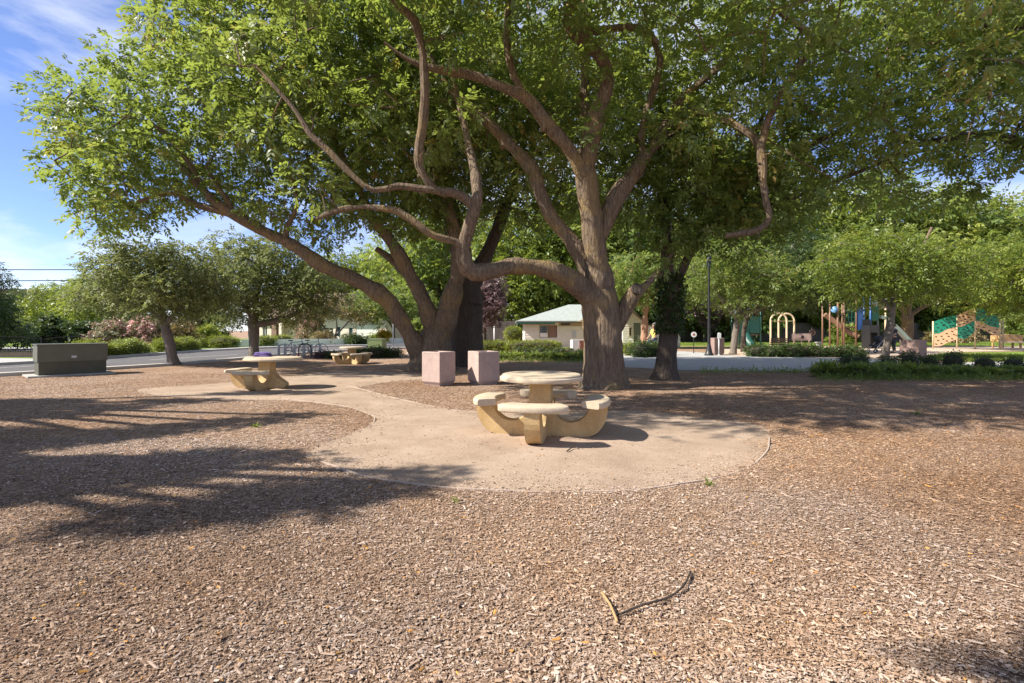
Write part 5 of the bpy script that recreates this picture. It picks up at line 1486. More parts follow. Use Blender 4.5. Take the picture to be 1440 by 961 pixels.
# cream park building
bY = 42.0
t = thing('park_building', 'cream clapboard park building with a pale green shingle roof', 'building', (1.05, bY, 0))
mb = MB()
holes = [(1.25, 2.75, .75, 1.80), (3.1, 3.85, 1.80, 1.98)]
siding(mb, 0, 9.0, 0.0, 1.72, 0, [(1.25, 2.75, .75, 1.80)])
mb.box(0, 1.25, 0.0, .15, 0, 2.02); mb.box(2.75, 9.0, 0.0, .15, 0, 2.02); mb.box(1.25, 2.75, 0, .15, 0, .75); mb.box(1.25, 2.75, 0, .15, 1.80, 2.02)
mb.box(0, .15, .152, 8, 0, 2.02); mb.box(8.85, 9.0, .152, 8, 0, 2.02); mb.box(.152, 8.848, 7.85, 8, 0, 2.02)
mb.build('wall', M['cream'], t)
mb = MB(); mb.box(2.9, 9.0, -.025, -.002, 1.73, 2.02); mb.box(0, 2.6, -.025, -.002, 1.83, 2.02); mb.build('frieze_board', M['cream_dark'], t)
w = window(t, 1.31, 1.95, .85, 1.72, .02, M['cream_dark'], .05)
mb = MB(); mb.box(1.31, 1.95, -.06, .004, .80, 1.15); mb.build('service_shelf', M['white'], t, bevel=.02)
mb = MB(); mb.box(2.02, 2.70, .03, .09, .78, 1.77); mb.build('brown_shutter', M['stone_brown'], t, bevel=.01)
mb = MB()
for k in range(4): mb.box(3.1, 3.85, -.05, -.028, 1.80 + k * .05, 1.83 + k * .05)
mb.build('vent_grille', M['black'], t)
mb = MB(); mb.box(4.5, 7.5, -.04, -.027, 1.74, 2.0); mb.build('entry_recess', M['cream_dark'], t)
mb = MB(); mb.box(4.0, 4.35, -.055, -.03, .75, 1.32); mb.build('notice_board', M['steel'], t, bevel=.008)
mb = MB(); mb.box(-.55, 2.5, -.7, -.62, 1.90, 2.06); mb.box(-.63, -.55, -.7, 8.6, 1.90, 2.06); mb.build('green_fascia', M['green_trim'], t)
mb = MB()
v = [mb.b.verts.new(c) for c in ((-.7, -.75, 2.065), (9.8, -.75, 2.065), (9.8, 8.75, 2.065), (-.7, 8.75, 2.065), (4.2, 4, 3.65), (7.6, 4, 3.65))]
v2 = [mb.b.verts.new(c.co + Vector((0, 0, .10))) for c in v]
for q in ((0, 1, 5, 4), (1, 2, 5), (2, 3, 4, 5), (3, 0, 4)):
    mb._f([v2[i] for i in q]); mb._f([v[i] for i in q][::-1])
for a, b in ((0, 1), (1, 2), (2, 3), (3, 0)):
    mb._f([v[a], v[b], v2[b], v2[a]])
mb.build('roof', M['roof_green'], t)
# tan gable over the recessed entry
mb = MB(); mb.prism([(4.3, 2.066), (7.6, 2.066), (6.4, 3.0)], -.95, 2.0); mb.build('entry_gable', M['cream_dark'], t)
# gabled wing
t = thing('gabled_shed', 'tan gabled shed with a grey green door right of the nearest big trunk', 'shed', (9.15, 40.0, 0))
mb = MB()
siding(mb, -.25, 1.5, 0, 2.0, 0, [(.62, 1.18, 0, 1.98), (.22, .5, .9, 1.62)])
mb.prism([(-.25, 0), (.62, 0), (.62, 1.98), (1.18, 1.98), (1.18, 0), (1.5, 0), (1.5, 2.0), (.5, 2.85), (-.25, 2.3)], 0.0, 3.0)
siding(mb, -.1, 1.3, 2.0, 2.2, 0)
mb.build('wall', M['cream'], t)
mb = MB(); mb.box(.63, 1.17, .02, .07, .01, 1.97); d = mb.build('door', M['door_grey'], t, bevel=.006)
mb = MB(); mb.box(.70, .74, -.03, .018, .95, 1.0); mb.build('handle', M['steel'], d)
window(t, .27, .45, .95, 1.57, -.02, M['cream_dark'], .04)
mb = MB()
for (ax, az, bx, bz) in ((-.35, 2.26, .5, 2.88), (.5, 2.88, 1.68, 1.88)):
    L = Vector((bx - ax, 0, bz - az)).normalized(); nn = Vector((-L.z, 0, L.x)) * .09
    b2 = [(ax, az), (bx, bz), (bx + nn.x, bz + nn.z), (ax + nn.x, az + nn.z)]
    mb.prism(b2, -.3, 3.2)
mb.build('roof', M['roof_brown'], t)
t = thing('screen_wall', 'cream clapboard screen wall behind the person in yellow', 'wall', (10.75, 39.5, 0))
mb = MB(); siding(mb, 0, 2.6, 0, 1.72, 0); mb.box(0, 2.6, 0, .12, 0, 1.72); mb.build('boards', M['cream'], t)
mb = MB(); mb.box(-.03, 2.63, -.05, .16, 1.722, 1.77); mb.build('cap', M['cream_dark'], t)
t = thing('cabinet', 'white cabinet with a rust red door before the cream building', 'cabinet', (4.52, 33.8, 0), R(8))
mb = MB(); mb.box(-.5, .46, -.3, .3, 0, .74); mb.build('cabinet_body', M['white'], t, bevel=.012)
mb = MB(); mb.box(-.02, .40, -.33, -.302, .05, .70); d = mb.build('door', M['door_red'], t, bevel=.006)
mb = MB(); mb.box(.02, .05, -.35, -.331, .36, .44); mb.build('handle', M['steel'], d)

# dark wooden fences
def board_fence(label, a, b, h, mat, name='wooden_fence', bw=0.2):
    a, b = Vector(a), Vector(b); d = b - a; L = d.length
    t = thing(name, label, 'fence', a, math.atan2(d.y, d.x), 'dark fences in the background')
    mb = MB(); n = int(L / bw)
    for i in range(n):
        hh = h - random.uniform(0, .03); y = random.uniform(-.006, .006)
        mb.box(i * bw + .004, (i + 1) * bw - .004, y - .012, y + .012, .05, hh)
    mb.build('boards', mat, t)
    mb = MB()
    for z in (.3, h - .25): mb.box(0, L, .02, .07, z, z + .09)
    mb.build('rails', mat, t)
    k = max(2, int(L / 6))
    for i in range(k + 1):
        mb = MB(); x = L * i / k; mb.box(x - .06, x + .06, .072, .19, 0, h + .05); mb.build('post', mat, t)
    return t
board_fence('dark wooden fence running behind the play area lawn', (13.5, 60.5, 0), (80, 61.5, 0), 2.25, M['fence_wood'])
board_fence('dark wooden fence left of the cream building', (-3.5, 49.0, 0), (0.6, 49.0, 0), 2.3, M['fence_wood'])

# cream house across the road
t = thing('house', 'cream stucco house with white windows beyond the low white wall', 'house', (-29.6, 57.5, 0), R(-14))
mb = MB()
def wallrun(mb, x0, x1, z1, y, holes):
    xs = sorted({x0, x1, *[h[0] for h in holes], *[h[1] for h in holes]})
    for a, b in zip(xs, xs[1:]):
        hh = [h for h in holes if h[0] <= a + 1e-6 and h[1] >= b - 1e-6]
        if not hh: mb.box(a, b, y, y + .2, 0, z1)
        else:
            if hh[0][2] > 0: mb.box(a, b, y, y + .2, 0, hh[0][2])
            mb.box(a, b, y, y + .2, hh[0][3], z1)
Hs = [(.9, 1.6, .3, 2.1), (9.0, 10.2, .75, 1.7), (10.55, 11.1, .6, 1.8), (12.0, 12.6, .8, 1.7), (12.9, 15.6, 0.02, 2.0), (6.0, 6.9, 0.02, 2.1)]
wallrun(mb, 0, 16.6, 3.0, 0, Hs)
mb.box(0, .2, .202, 9, 0, 3.0); mb.box(16.4, 16.6, .202, 9, 0, 3.0); mb.box(.202, 16.398, 8.8, 9, 0, 3.0)
mb.build('wall', M['stucco'], t)
for i, h_ in enumerate(Hs[:4]): window(t, h_[0] + .07, h_[1] - .07, h_[2] + .07, h_[3] - .07, .06, M['white'], .07, (2 if i in (0, 1) else 1, 1))
mb = MB(); mb.box(12.92, 15.58, .06, .12, .03, 1.98)
for k in range(4): mb.box(12.95, 15.55, .04, .059, .08 + k * .48, .5 + k * .48)
mb.build('garage_door', M['white'], t)
mb = MB(); mb.box(6.02, 6.88, .06, .12, .03, 2.08); d = mb.build('door', M['stone_brown'], t, bevel=.01)
mb = MB(); mb.box(6.1, 6.14, .01, .058, 1.0, 1.1); mb.build('handle', M['steel'], d)
mb = MB(); mb.box(3.1, 3.75, -1.2, -.55, 0, 2.55); mb.build('stone_column', M['stone_brown'], t, bevel=.02)
mb = MB(); mb.box(4.0, 4.35, -1.1, -.75, 0, 2.55); mb.build('porch_column', M['stucco'], t, bevel=.02)
mb = MB(); mb.box(2.0, 8.4, -1.3, -.02, 2.56, 2.8); mb.build('porch_beam', M['stucco'], t, bevel=.02)
mb = MB(); mb.prism([(-.6, 3.01), (17.2, 3.01), (12.5, 5.4), (4.0, 5.4)], -.7, 9.6); mb.build('roof', M['roof_brown'], t)
t = thing('house', 'grey two storey house showing behind the cedar at the left edge', 'house', (-68.0, 64.0, 0))
mb = MB(); wallrun(mb, 0, 7.6, 5.6, 0, [(5.6, 6.8, 3.6, 4.6)])
mb.box(0, .2, .202, 8, 0, 5.6); mb.box(7.4, 7.6, .202, 8, 0, 5.6); mb.build('wall', M['stucco_grey'], t)
mb = MB(); mb.box(-.1, 7.75, -.12, -.002, 2.7, 2.95); mb.build('floor_band', M['white'], t)
window(t, 5.67, 6.73, 3.67, 4.53, .06, M['white'], .07, (2, 1))
mb = MB(); mb.prism([(-.5, 5.61), (8.1, 5.61), (6.0, 6.6), (2, 6.6)], -.6, 8.6); mb.build('roof', M['roof_brown'], t)
# low white wall
mb = MB()
pts = cr([(-22.6, 40.6, 0, 0), (-19.9, 41.6, 0, 0), (-14.6, 45.6, 0, 0), (-10.0, 48.6, 0, 0)], .6)[:, :2]
for (a, b) in zip(pts, pts[1:]):
    a, b = Vector((*a, 0)), Vector((*b, 0)); d = (b - a); m = Matrix.Translation(a) @ Matrix.Rotation(math.atan2(d.y, d.x), 4, 'Z')
    MBx = MB(); mb.box(0, d.length - .002, -.1, .1, .0, .62, 0, m)
    MBx.b.free()
tag(mb.build('garden_wall', M['white']), 'low curved white garden wall in front of the cream house', 'wall')
# iron fence with arched tops
t = thing('iron_fence', 'black iron railing with arched tops behind the olive cabinet', 'fence', (-30.0, 25.2, 0))
top = lambda x: .92 + .16 * abs(math.sin((x + .6) * math.pi / 3.4))
mb = MB()
for i in range(72): 
    x = i * .125; mb.tube([(x, 0, .25), (x, 0, top(x) + .05)], .009, 4)
mb.build('pickets', M['matte_black'], t)
mb = MB()
mb.tube([(i * .125, 0, top(i * .125)) for i in range(72)], .018, 5); mb.tube([(0, 0, .35), (8.9, 0, .35)], .018, 5)
mb.build('rails', M['matte_black'], t)
for x in (0, 2.8, 6.2, 8.9):
    mb = MB(); mb.box(x - .04, x + .04, -.04, .04, 0, 1.02); mb.build('post', M['matte_black'], t)
tag(MB().box(-30.2, -21.2, 25.35, 25.7, 0, .34, .02).build('stone_wall', M['concrete_brown']), 'low grey stone wall under the iron railing', 'wall')

# power line
t = thing('utility_pole', 'wooden utility pole hidden in the grey green street tree crown', 'utility pole', (-31.3, 46.0, 0))
mb = MB(); mb.tube([(0, 0, 0), (0, 0, 8.3)], [.15, .11], 10); mb.build('pole', M['bark_grey'], t)
mb = MB(); mb.box(-.9, .9, -.06, .06, 7.6, 7.72); mb.build('crossarm', M['bark_grey'], t)
for z0, z1, lab in ((7.62, 7.06, 'upper black overhead wire at the left'), (6.55, 6.1, 'lower black overhead wire at the left')):
    mb = MB()
    mb.tube([(-75 + 43.7 * i / 24, 46.0 - 4 * (1 - i / 24), z0 + (z1 - z0) * i / 24 - .5 * math.sin(math.pi * i / 24)) for i in range(25)], .04, 5)
    tag(mb.build('overhead_wire', M['matte_black']), lab, 'wire', 'overhead wires at the left')

# ------------------------------------------------------------------ bollards, bikes and posts by the road
for i, px in enumerate((392, 401, 414, 427, 438, 450)):
    q = P(px, 500, 26.0 + .15 * i)
    t = thing('bollard', 'grey metal bollard, %s of the six by the road' % ORD[i], 'bollard', (q.x, q.y, 0), 0, 'bollards by the road')
    mb = MB(); mb.lathe([(.065, 0), (.065, .6), (.05, .64), (0, .655)], 12); mb.build('post', M['steel'], t)
    mb = MB(); mb.lathe([(.068, .48), (.07, .49), (.07, .55), (.068, .56)], 12); mb.build('band', M['white'], t)
    mb = MB(); mb.lathe([(0, 0), (.1, 0), (.1, .02), (.066, .03)], 12); mb.build('foot', M['steel'], t)
t = thing('bike_rack', 'black hoop bike rack beside the bollards', 'bike rack', (-10.65, 25.6, 0), R(10))
mb = MB(); mb.tube([(-.3, 0, 0), (-.3, 0, .45), *[(-.12 * 2.5 * math.cos(R(a)), 0, .45 + .25 * math.sin(R(a))) for a in range(15, 180, 15)], (.3, 0, .45), (.3, 0, 0)], .032, 8); mb.build('hoop', M['black'], t)
for s in (-.3, .3):
    mb = MB(); mb.lathe([(0, 0), (.07, 0), (.07, .015), (.03, .02)], 12, (s, 0, 0)); mb.build('base_plate', M['black'], t)
def bicycle(label, loc, rz, mat):
    t = thing('bicycle', label, 'bicycle', loc, rz, 'bicycles by the bollards')
    for x in (-.5, .5):
        mb = MB(); mb.tube([(x + .33 * math.cos(a), 0,   .34 + .33 * math.sin(a)) for a in np.linspace(0, 2 * math.pi, 25)], .015, 6, cap=False); w = mb.build('wheel', M['tyre'], t)
        mb = MB()
        for a in np.linspace(0, math.pi, 7)[:-1]: mb.tube([(x - .31 * math.cos(a), 0, .34 - .31 * math.sin(a)), (x + .31 * math.cos(a), 0, .34 + .31 * math.sin(a))], .006, 4)
        mb.build('spokes', M['steel'], w)
    mb = MB()
    for a, b in (((-.5, 0, .34), (-.12, 0, .28)), ((-.12, 0, .28), (-.2, 0, .82)), ((-.5, 0, .34), (-.18, 0, .75)), ((-.18, 0, .75), (.36, 0, .78)), ((-.12, 0, .28), (.37, 0, .70)), ((.34, 0, .85), (.5, 0, .34))):
        mb.tube([a, b], .017, 6)
    mb.build('bike_frame', mat, t)
    mb = MB(); mb.tube([(.34, 0, .84), (.33, 0, .95)], .016, 6); mb.tube([(.30, -.27, .96), (.36, -.12, .97), (.36, .12, .97), (.30, .27, .96)], .016, 6); mb.build('handlebar', M['black'], t)
    mb = MB(); mb.box(-.33, -.09, -.06, .06, .83, .88, .02); mb.build('saddle', M['black'], t)
    mb = MB(); mb.tube([(-.12, -.06, .28), (-.12, .06, .28)], .09, 12); mb.build('crank', M['steel'], t)
bicycle('purple bicycle parked at the left between the bollards', (-11.55, 26.5, 0), R(28), M['purple'])
bicycle('pale bicycle parked at the right between the bollards', (-10.75, 26.7, 0), R(14), M['steel'])
def post(name, label, loc, h, r, mat, plate=None, pm=None, round_=False, group=None, rz=0.0):
    t = thing(name, label, 'sign' if plate else 'post', loc, rz, group)
    mb = MB(); mb.tube([(0, 0, 0), (0, 0, h)], r, 8); mb.build('post', mat, t)
    mb = MB(); mb.lathe([(0, 0), (r * 2, 0), (r * 2, .02), (r, .03)], 10); mb.build('base_plate', mat, t)
    if plate:
        w, ph, z = plate
        mb = MB()
        if round_: mb.tube([(0, -r - .002, z), (0, -r - .022, z)], w / 2, 24)
        else: mb.box(-w / 2, w / 2, -r - .022, -r - .002, z - ph / 2, z + ph / 2, .004)
        mb.build('sign_plate', pm, t)
    return t
q = P(671, 0, 30.0); post('sign_post', 'slim post with a small white sign right of the dark trunk', (q.x, q.y, 0), 2.35, .03, M['steel'], (.22, .55, 2.05), M['white'])
q = P(695, 0, 40); post('white_post', 'thin white post in front of the dark fence left of the building', (q.x, q.y, 0), 1.7, .045, M['white'])
q = P(574, 0, 30.0); post('white_post', 'short white post left of the leaning big trunk', (q.x, q.y, 0), .82, .055, M['white'])
q = P(604, 0, 36.0)
q = P(250, 0, 40.0); post('street_sign', 'grey street sign among shrubs right of the thin leaning tree', (q.x, q.y, 0), 1.85, .035, M['steel'], (.36, .5, 1.6), M['steel'])
q = P(553, 0, 42.0); post('street_pole', 'tall thin pole before the house garage', (q.x, q.y, 0), 4.2, .05, M['steel'])
q = P(1011, 0, 27.7); post('white_post', 'white square headed post beside the lamp post and bin', (q.x, q.y, 0.01), 1.25, .035, M['white'], (.2, .3, 1.08), M['white'])
t = post('round_sign', 'round white sign on a slim black post by the path', (P(975.5, 0, 30.2).x, 30.2, 0.01), 1.3, .022, M['black'], (.34, .34, 1.12), M['white'], True)
mb = MB(); mb.tube([(0, -.046, 1.12), (0, -.050, 1.12)], .07, 16); mb.build('dark_emblem', M['red'], t)

# lamp post
t = thing('lamp_post', 'tall slim black lamp post beside the concrete path', 'lamp post', (P(997, 0, 27.4).x, 27.4, 0.008))
mb = MB(); mb.lathe([(0, 0), (.24, 0), (.24, .06), (.19, .12), (.15, .3), (.11, .5), (.09, .62)], 16); mb.build('base', M['black'], t)
mb = MB(); mb.lathe([(.085, .6), (.065, 2.5), (.05, 4.7), (.07, 4.72), (.07, 4.78), (.04, 4.8)], 14); mb.build('pole', M['black'], t)
mb = MB(); mb.lathe([(.04, 4.79), (.10, 4.88), (.14, 5.3), (.145, 5.31), (.0, 5.31)], 12); ln = mb.build('lantern', M['glass'], t)
mb = MB(); mb.lathe([(.17, 5.315), (.15, 5.38), (.08, 5.5), (.03, 5.58), (0, 5.62)], 12); mb.build('cap', M['black'], ln)
for a in range(4):
    mb = MB(); c_, s_ = math.cos(a * math.pi / 2 + .4), math.sin(a * math.pi / 2 + .4)
    mb.tube([(.105 * c_, .105 * s_, 4.88), (.15 * c_, .15 * s_, 5.31)], .014, 5); mb.build('rib', M['black'], ln)

# ------------------------------------------------------------------ bench and play equipment
def slat_bench(label, loc, rz, mat, L=1.35):
    t = thing('park_bench', label, 'bench', loc, rz, 'benches by the play area')
    mb = MB()
    for k in range(4): mb.box(-L / 2, L / 2, -.22 + k * .115, -.12 + k * .115, .42, .455, .006)
    mb.build('seat', mat, t)
    mb = MB()
    for k in range(4): mb.box(-L / 2, L / 2, .245 + k * .025, .275 + k * .025, .52 + k * .105, .60 + k * .105, .006)
    mb.build('backrest', mat, t)
    for x in (-L / 2 + .12, L / 2 - .12):
        mb = MB(); mb.box(x - .03, x + .03, -.2, -.15, 0, .415); mb.box(x - .03, x + .03, .16, .21, 0, .415); mb.tube([(x, .22, .415), (x, .375, .95)], .022, 6)
        mb.build('leg', M['black'], t)
    return t
q = P(1093, 0, 29.5); slat_bench('dark slatted park bench seen from behind, facing the arches', (q.x, q.y, 0.008), R(183), M['wood_bench'], 1.2)

q = P(1095, 0, 36.0)
t = thing('arched_climber', 'pair of tall beige tube arches in the play area', 'play arches', (q.x, q.y, 0.012), R(-4))
for dx, dy in ((0, 0), (1.0, 1.0)):
    mb = MB(); r_ = .56
    mb.tube([(dx - r_, dy, 0), (dx - r_, dy, 2.05), *[(dx - r_ * math.cos(R(a)), dy, 2.05 + r_ * math.sin(R(a))) for a in range(12, 180, 12)], (dx + r_, dy, 2.05), (dx + r_, dy, 0)], .065, 10)
    mb.build('arch', M['beige_tube'], t)
mb = MB()
for k in range(5): mb.tube([(-.56 + (k + .5) / 5, (k + .5) / 5, 2.05), (.56 + (k + .5) / 5, (k + .5) / 5, 2.05)], .02, 6)
mb.tube([(-.56, 0, 2.05), (.44, 1, 2.05)], .03, 6); mb.tube([(.56, 0, 2.05), (1.56, 1, 2.05)], .03, 6)
mb.build('rungs', M['beige_tube'], t)

# wavy climbing wall
q = P(1312, 0, 37.0)
t = thing('climbing_wall', 'green and tan wavy climbing wall with dark ovals for its holes', 'climbing wall', (q.x, q.y, 0.012), R(-12))
W = [0, 1.53, 2.67, 4.20]
def sm(x, xs, zs):
    i = max(0, min(len(xs) - 2, int(np.searchsorted(xs, x) - 1))); f = (x - xs[i]) / (xs[i + 1] - xs[i]); f = min(1, max(0, f))
    m = [(zs[min(k + 1, len(zs) - 1)] - zs[max(k - 1, 0)]) / (xs[min(k + 1, len(xs) - 1)] - xs[max(k - 1, 0)]) for k in range(len(xs))]
    h = xs[i + 1] - xs[i]
    return float((2*f**3 - 3*f*f + 1) * zs[i] + (f**3 - 2*f*f + f) * h * m[i] + (3*f*f - 2*f**3) * zs[i + 1] + (f**3 - f*f) * h * m[i + 1])
def topc(x):   # outline of the top edge
    return (sm(x, [0, .5, 1.2, 1.53, 2.0, 2.67, 3.2, 3.75, 4.2], [1.98, 2.18, 2.42, 2.45, 2.72, 2.98, 2.9, 2.55, 2.45]))
def midc(x):
    return (sm(x, [0, .4, .9, 1.53, 1.8, 2.3, 2.67, 3.1, 3.5, 4.2], [1.12, 1.15, 1.45, 1.62, 1.62, 1.9, 2.08, 1.98, 1.72, 1.52]))
def botc(x):
    return (sm(x, [0, .5, 1.0, 1.53, 1.56, 2.0, 2.35, 2.67, 2.7, 3.2, 3.6, 4.2], [.18, .22, .5, .72, .85, .75, 1.0, 1.35, 1.52, 1.42, 1.15, .95]))
def wavy(name, x0, x1, lo, hi, mat, seed):
    mb = MB(); n = 20; rg = np.random.default_rng(seed)
    A = []
    for i in range(n + 1):
        x = x0 + (x1 - x0) * i / n
        A.append([mb.b.verts.new((x, y, z)) for y, z in ((-.03, lo(x)), (-.03, hi(x)), (.03, hi(x)), (.03, lo(x)))])
    for a, b in zip(A, A[1:]):
        for k in range(4): mb._f([a[k], b[k], b[(k + 1) % 4], a[(k + 1) % 4]])
    mb._f(A[0]); mb._f(A[-1][::-1])
    bmesh.ops.recalc_face_normals(mb.b, faces=list(mb.b.faces))
    mb.mi = 1  # raised black ovals stand for the dark holes in the panels
    hcol = 0
    for zi in range(3):
        for xi in range(4):
            x = x0 + (x1 - x0) * (xi + .5 + (.25 if zi % 2 else -.1)) / 4.2
            z = lo(x) + .16 + zi * .27
            if z > hi(x) - .1 or x > x1 - .1: continue
            ang = rg.uniform(-.5, .1); c_, s_ = math.cos(ang), math.sin(ang)
            ring = [mb.b.verts.new((x + .085 * math.cos(a) * c_ - .04 * math.sin(a) * s_, -.036, z + .085 * math.cos(a) * s_ + .04 * math.sin(a) * c_)) for a in np.linspace(0, 2 * math.pi, 10, endpoint=False)]
            back = [mb.b.verts.new((v_.co.x, -.0305, v_.co.z)) for v_ in ring]
            mb._f(ring)
            for k in range(10): mb._f([ring[k], back[k], back[(k + 1) % 10], ring[(k + 1) % 10]])
    return mb.build(name, [mat, M['black']], t)
g1, g2 = M['play_green'], M['play_tan']
wavy('upper_panel', .05, 1.48, lambda x: midc(x) + .012, topc, g1, 1); wavy('lower_panel', .05, 1.48, botc, lambda x: midc(x) - .012, g2, 2)
wavy('upper_panel', 1.58, 2.62, lambda x: midc(x) + .012, topc, g2, 3); wavy('lower_panel', 1.58, 2.62, botc, lambda x: midc(x) - .012, g1, 4)
wavy('upper_panel', 2.72, 4.15, lambda x: midc(x) + .012, topc, g1, 5); wavy('lower_panel', 2.72, 4.15, botc, lambda x: midc(x) - .012, g2, 6)
for x in W + [4.72]:
    h_ = topc(min(x, 4.2)) + .06 if x < 4.5 else 2.1
    mb = MB(); mb.tube([(x, .0 if x < 4.5 else .5, 0), (x, .0 if x < 4.5 else .5, h_)], .048, 10); mb.build('post', M['beige_tube'], t)
mb = MB()
for k in range(7): mb.tube([(4.2, 0, .4 + k * .28), (4.72, .5, .35 + k * .26)], .022, 6)
mb.build('side_rungs', M['beige_tube'], t)
# orange wooden bench-like ramp right of it
q = P(1416, 0, 38.5)
t = thing('play_ramp', 'orange brown low wooden ramp right of the climbing wall', 'play ramp', (q.x, q.y, 0.012), 0)
mb = MB(); mb.prism([(-.9, .5), (.85, .42), (.85, .98), (.3, 1.05), (-.9, .98)], -.4, .4); mb.build('deck', M['tan_wood'], t, bevel=.02)
mb = MB(); mb.box(-1.0, .95, -.47, -.41, .40, .52, .01); mb.build('front_rail', M['beige_tube'], t)
for x in (-.8, .75):
    for y in (-.3, .3):
        mb = MB(); mb.box(x - .05, x + .05, y - .05, y + .05, 0, .41); mb.build('leg', M['tan_wood'], t)

# play table panel, ship wheel, stool
q = P(1127, 0, 36.5)
t = thing('play_counter', 'pale pink play panel on short legs right of the arches', 'play panel', (q.x, q.y, 0.012), 0)
mb = MB(); mb.box(-.72, .72, -.04, .04, .62, 1.12, .03); mb.build('panel', M['play_tan'] if False else M['concrete_pink'], t)
mb = MB(); mb.tube([(.05, -.045, .86), (.05, -.075, .86)], .11, 14); mb.build('dial', M['black'], t)
for x in (-.55, .0, .55):
    mb = MB(); mb.tube([(x, 0, 0), (x, 0, .615)], .04, 8); mb.build('leg', M['beige_tube'], t)
q = P(1141.5, 0, 34.0)
t = thing('steering_wheel', 'dark play steering wheel on a pole right of the pink panel', 'play wheel', (q.x, q.y, 0.012), 0)
mb = MB(); mb.tube([(0, 0, 0), (0, 0, 1.62)], .03, 8); mb.build('pole', M['black'], t)
mb = MB(); mb.tube([(.2 * math.cos(a), -.06, 1.22 + .2 * math.sin(a)) for a in np.linspace(0, 2 * math.pi, 21)], .022, 6, cap=False)
for a in (0, 1.05, 2.09): mb.tube([(-.2 * math.cos(a), -.06, 1.22 - .2 * math.sin(a)), (.2 * math.cos(a), -.06, 1.22 + .2 * math.sin(a))], .014, 5)
mb.build('wheel', M['play_brown'], t)
q = P(1151, 0, 34.0)
t = thing('stone_stool', 'short grey concrete stool right of the play steering wheel', 'stool', (q.x, q.y, 0.012), 0)
mb = MB(); mb.lathe([(0, 0), (.17, 0), (.16, .05), (.155, .5)], 16); mb.build('stem', M['concrete_grey'], t)
mb = MB(); mb.lathe([(0, .502), (.22, .502), (.24, .53), (.235, .57), (0, .58)], 16); mb.build('seat', M['concrete_grey'], t)

# dark green play house left of the arches
q = P(1055, 0, 36.0)
t = thing('play_house', 'dark green play house with panels and poles behind the small forked tree', 'play house', (q.x, q.y, 0.012), 0)
for x in (-.8, -.1, .75):
    for y in (0, 1.2):
        mb = MB(); mb.tube([(x, y, 0), (x, y, 3.6 if x > .5 else 2.7)], .055, 8); mb.build('post', M['play_dkgreen'], t)
mb = MB(); mb.box(-.02, .68, -.05, .01, 1.15, 2.35, .02); mb.build('upper_panel', M['play_dkgreen'], t)
mb = MB(); mb.box(-.74, -.16, -.05, .01, .35, 2.1, .02); mb.build('side_panel', M['play_dkgreen'], t)
mb = MB(); mb.box(-.8, .75, .07, 1.13, 1.0, 1.08); mb.build('deck', M['play_brown'], t)
mb = MB(); mb.tube([(-.35, -.1, 1.0), (-.4, -.5, .6), (-.2, -.9, .15)], [.3, .3, .28], 12); mb.build('tube_slide', M['play_dkgreen'], t)
mb = MB(); mb.prism([(-.95, 2.6), (.6, 2.6), (-.15, 3.05)], -.1, 1.3); mb.build('roof', M['play_grey'], t)

# main play tower
q = P(1166, 0, 38.0)
t = thing('play_tower', 'tall play tower with brown posts, green panels, blue posts and slides', 'play tower', (q.x, q.y, 0.012), 0)
for x, y, hh, mt in ((0.05, 0, 3.6, 'play_brown'), (.65, 0, 3.4, 'play_brown'), (1.14, 0, 3.9, 'play_brown'), (1.4, .6, 3.9, 'play_brown'), (2.05, 0, 4.1, 'play_brown'), (2.66, 0, 4.0, 'play_blue'), (3.15, 0, 4.0, 'play_blue'), (3.5, .5, 3.9, 'play_blue'), (3.85, .2, 3.9, 'play_grey'), (4.3, 0, 3.6, 'beige_tube'), (0.3, 1.3, 3.5, 'play_brown'), (1.6, 1.4, 3.6, 'play_brown')):
    mb = MB(); mb.tube([(x, y, 0), (x, y, hh)], .062, 9); mb.build('post', M[mt], t)
mb = MB(); mb.box(1.1, 2.1, .02, 1.3, 1.55, 1.63); mb.build('deck', M['play_brown'], t)
mb = MB(); mb.box(2.4, 3.6, .02, 1.3, 1.1, 1.18); mb.build('deck', M['play_brown'], t)
def grid_panel(x0, x1, z0, z1, nx, nz, mat, name='panel'):
    mb = MB()
    mb.box(x0, x1, -.03, .03, z0, z0 + .1); mb.box(x0, x1, -.03, .03, z1 - .1, z1)
    for i in range(nx + 1):
        x = x0 + .04 + (x1 - x0 - .08) * i / nx; mb.box(x - .04, x + .04, -.027, .027, z0 + .102, z1 - .102)
    for k in range(1, nz):
        z = z0 + (z1 - z0) * k / nz; mb.box(x0 + .082, x1 - .082, -.02, .02, z - .035, z + .035)
    return mb.build(name, mat, t)
grid_panel(1.2, 1.99, 1.95, 3.6, 3, 4, M['play_dkgreen'])
mb = MB(); mb.box(3.22, 3.78, -.04, .02, 2.1, 3.2, .03); mb.build('upper_panel', M['play_dkgreen'], t)
mb = MB(); mb.box(2.14, 2.58, -.03, .03, 1.4, 3.2, .02); mb.build('blue_panel', M['play_blue'], t)
mb = MB(); mb.lathe([(0, -.26), (.15, -.21), (.25, -.07), (.25, .07), (.15, .21), (0, .26)], 14, (.34, -.10, 2.95)); mb.build('blue_bubble', M['play_ltblue'], t)
mb = MB()                                                     # curved brown chute
pts = cr([(.15, .75, 2.6, 0), (.6, .7, 2.25, 0), (1.2, .5, 1.7, 0), (1.8, .3, 1.2, 0), (2.3, .1, .9, 0)], .2)[:, :3]
mb.tube([Vector(p) for p in pts], .2, 12); mb.build('chute', M['play_brown'], t)
mb = MB()
for k in range(5): mb.box(2.5, 3.06, -.9 + k * .17, -.72 + k * .17, .15 + k * .24, .20 + k * .24)
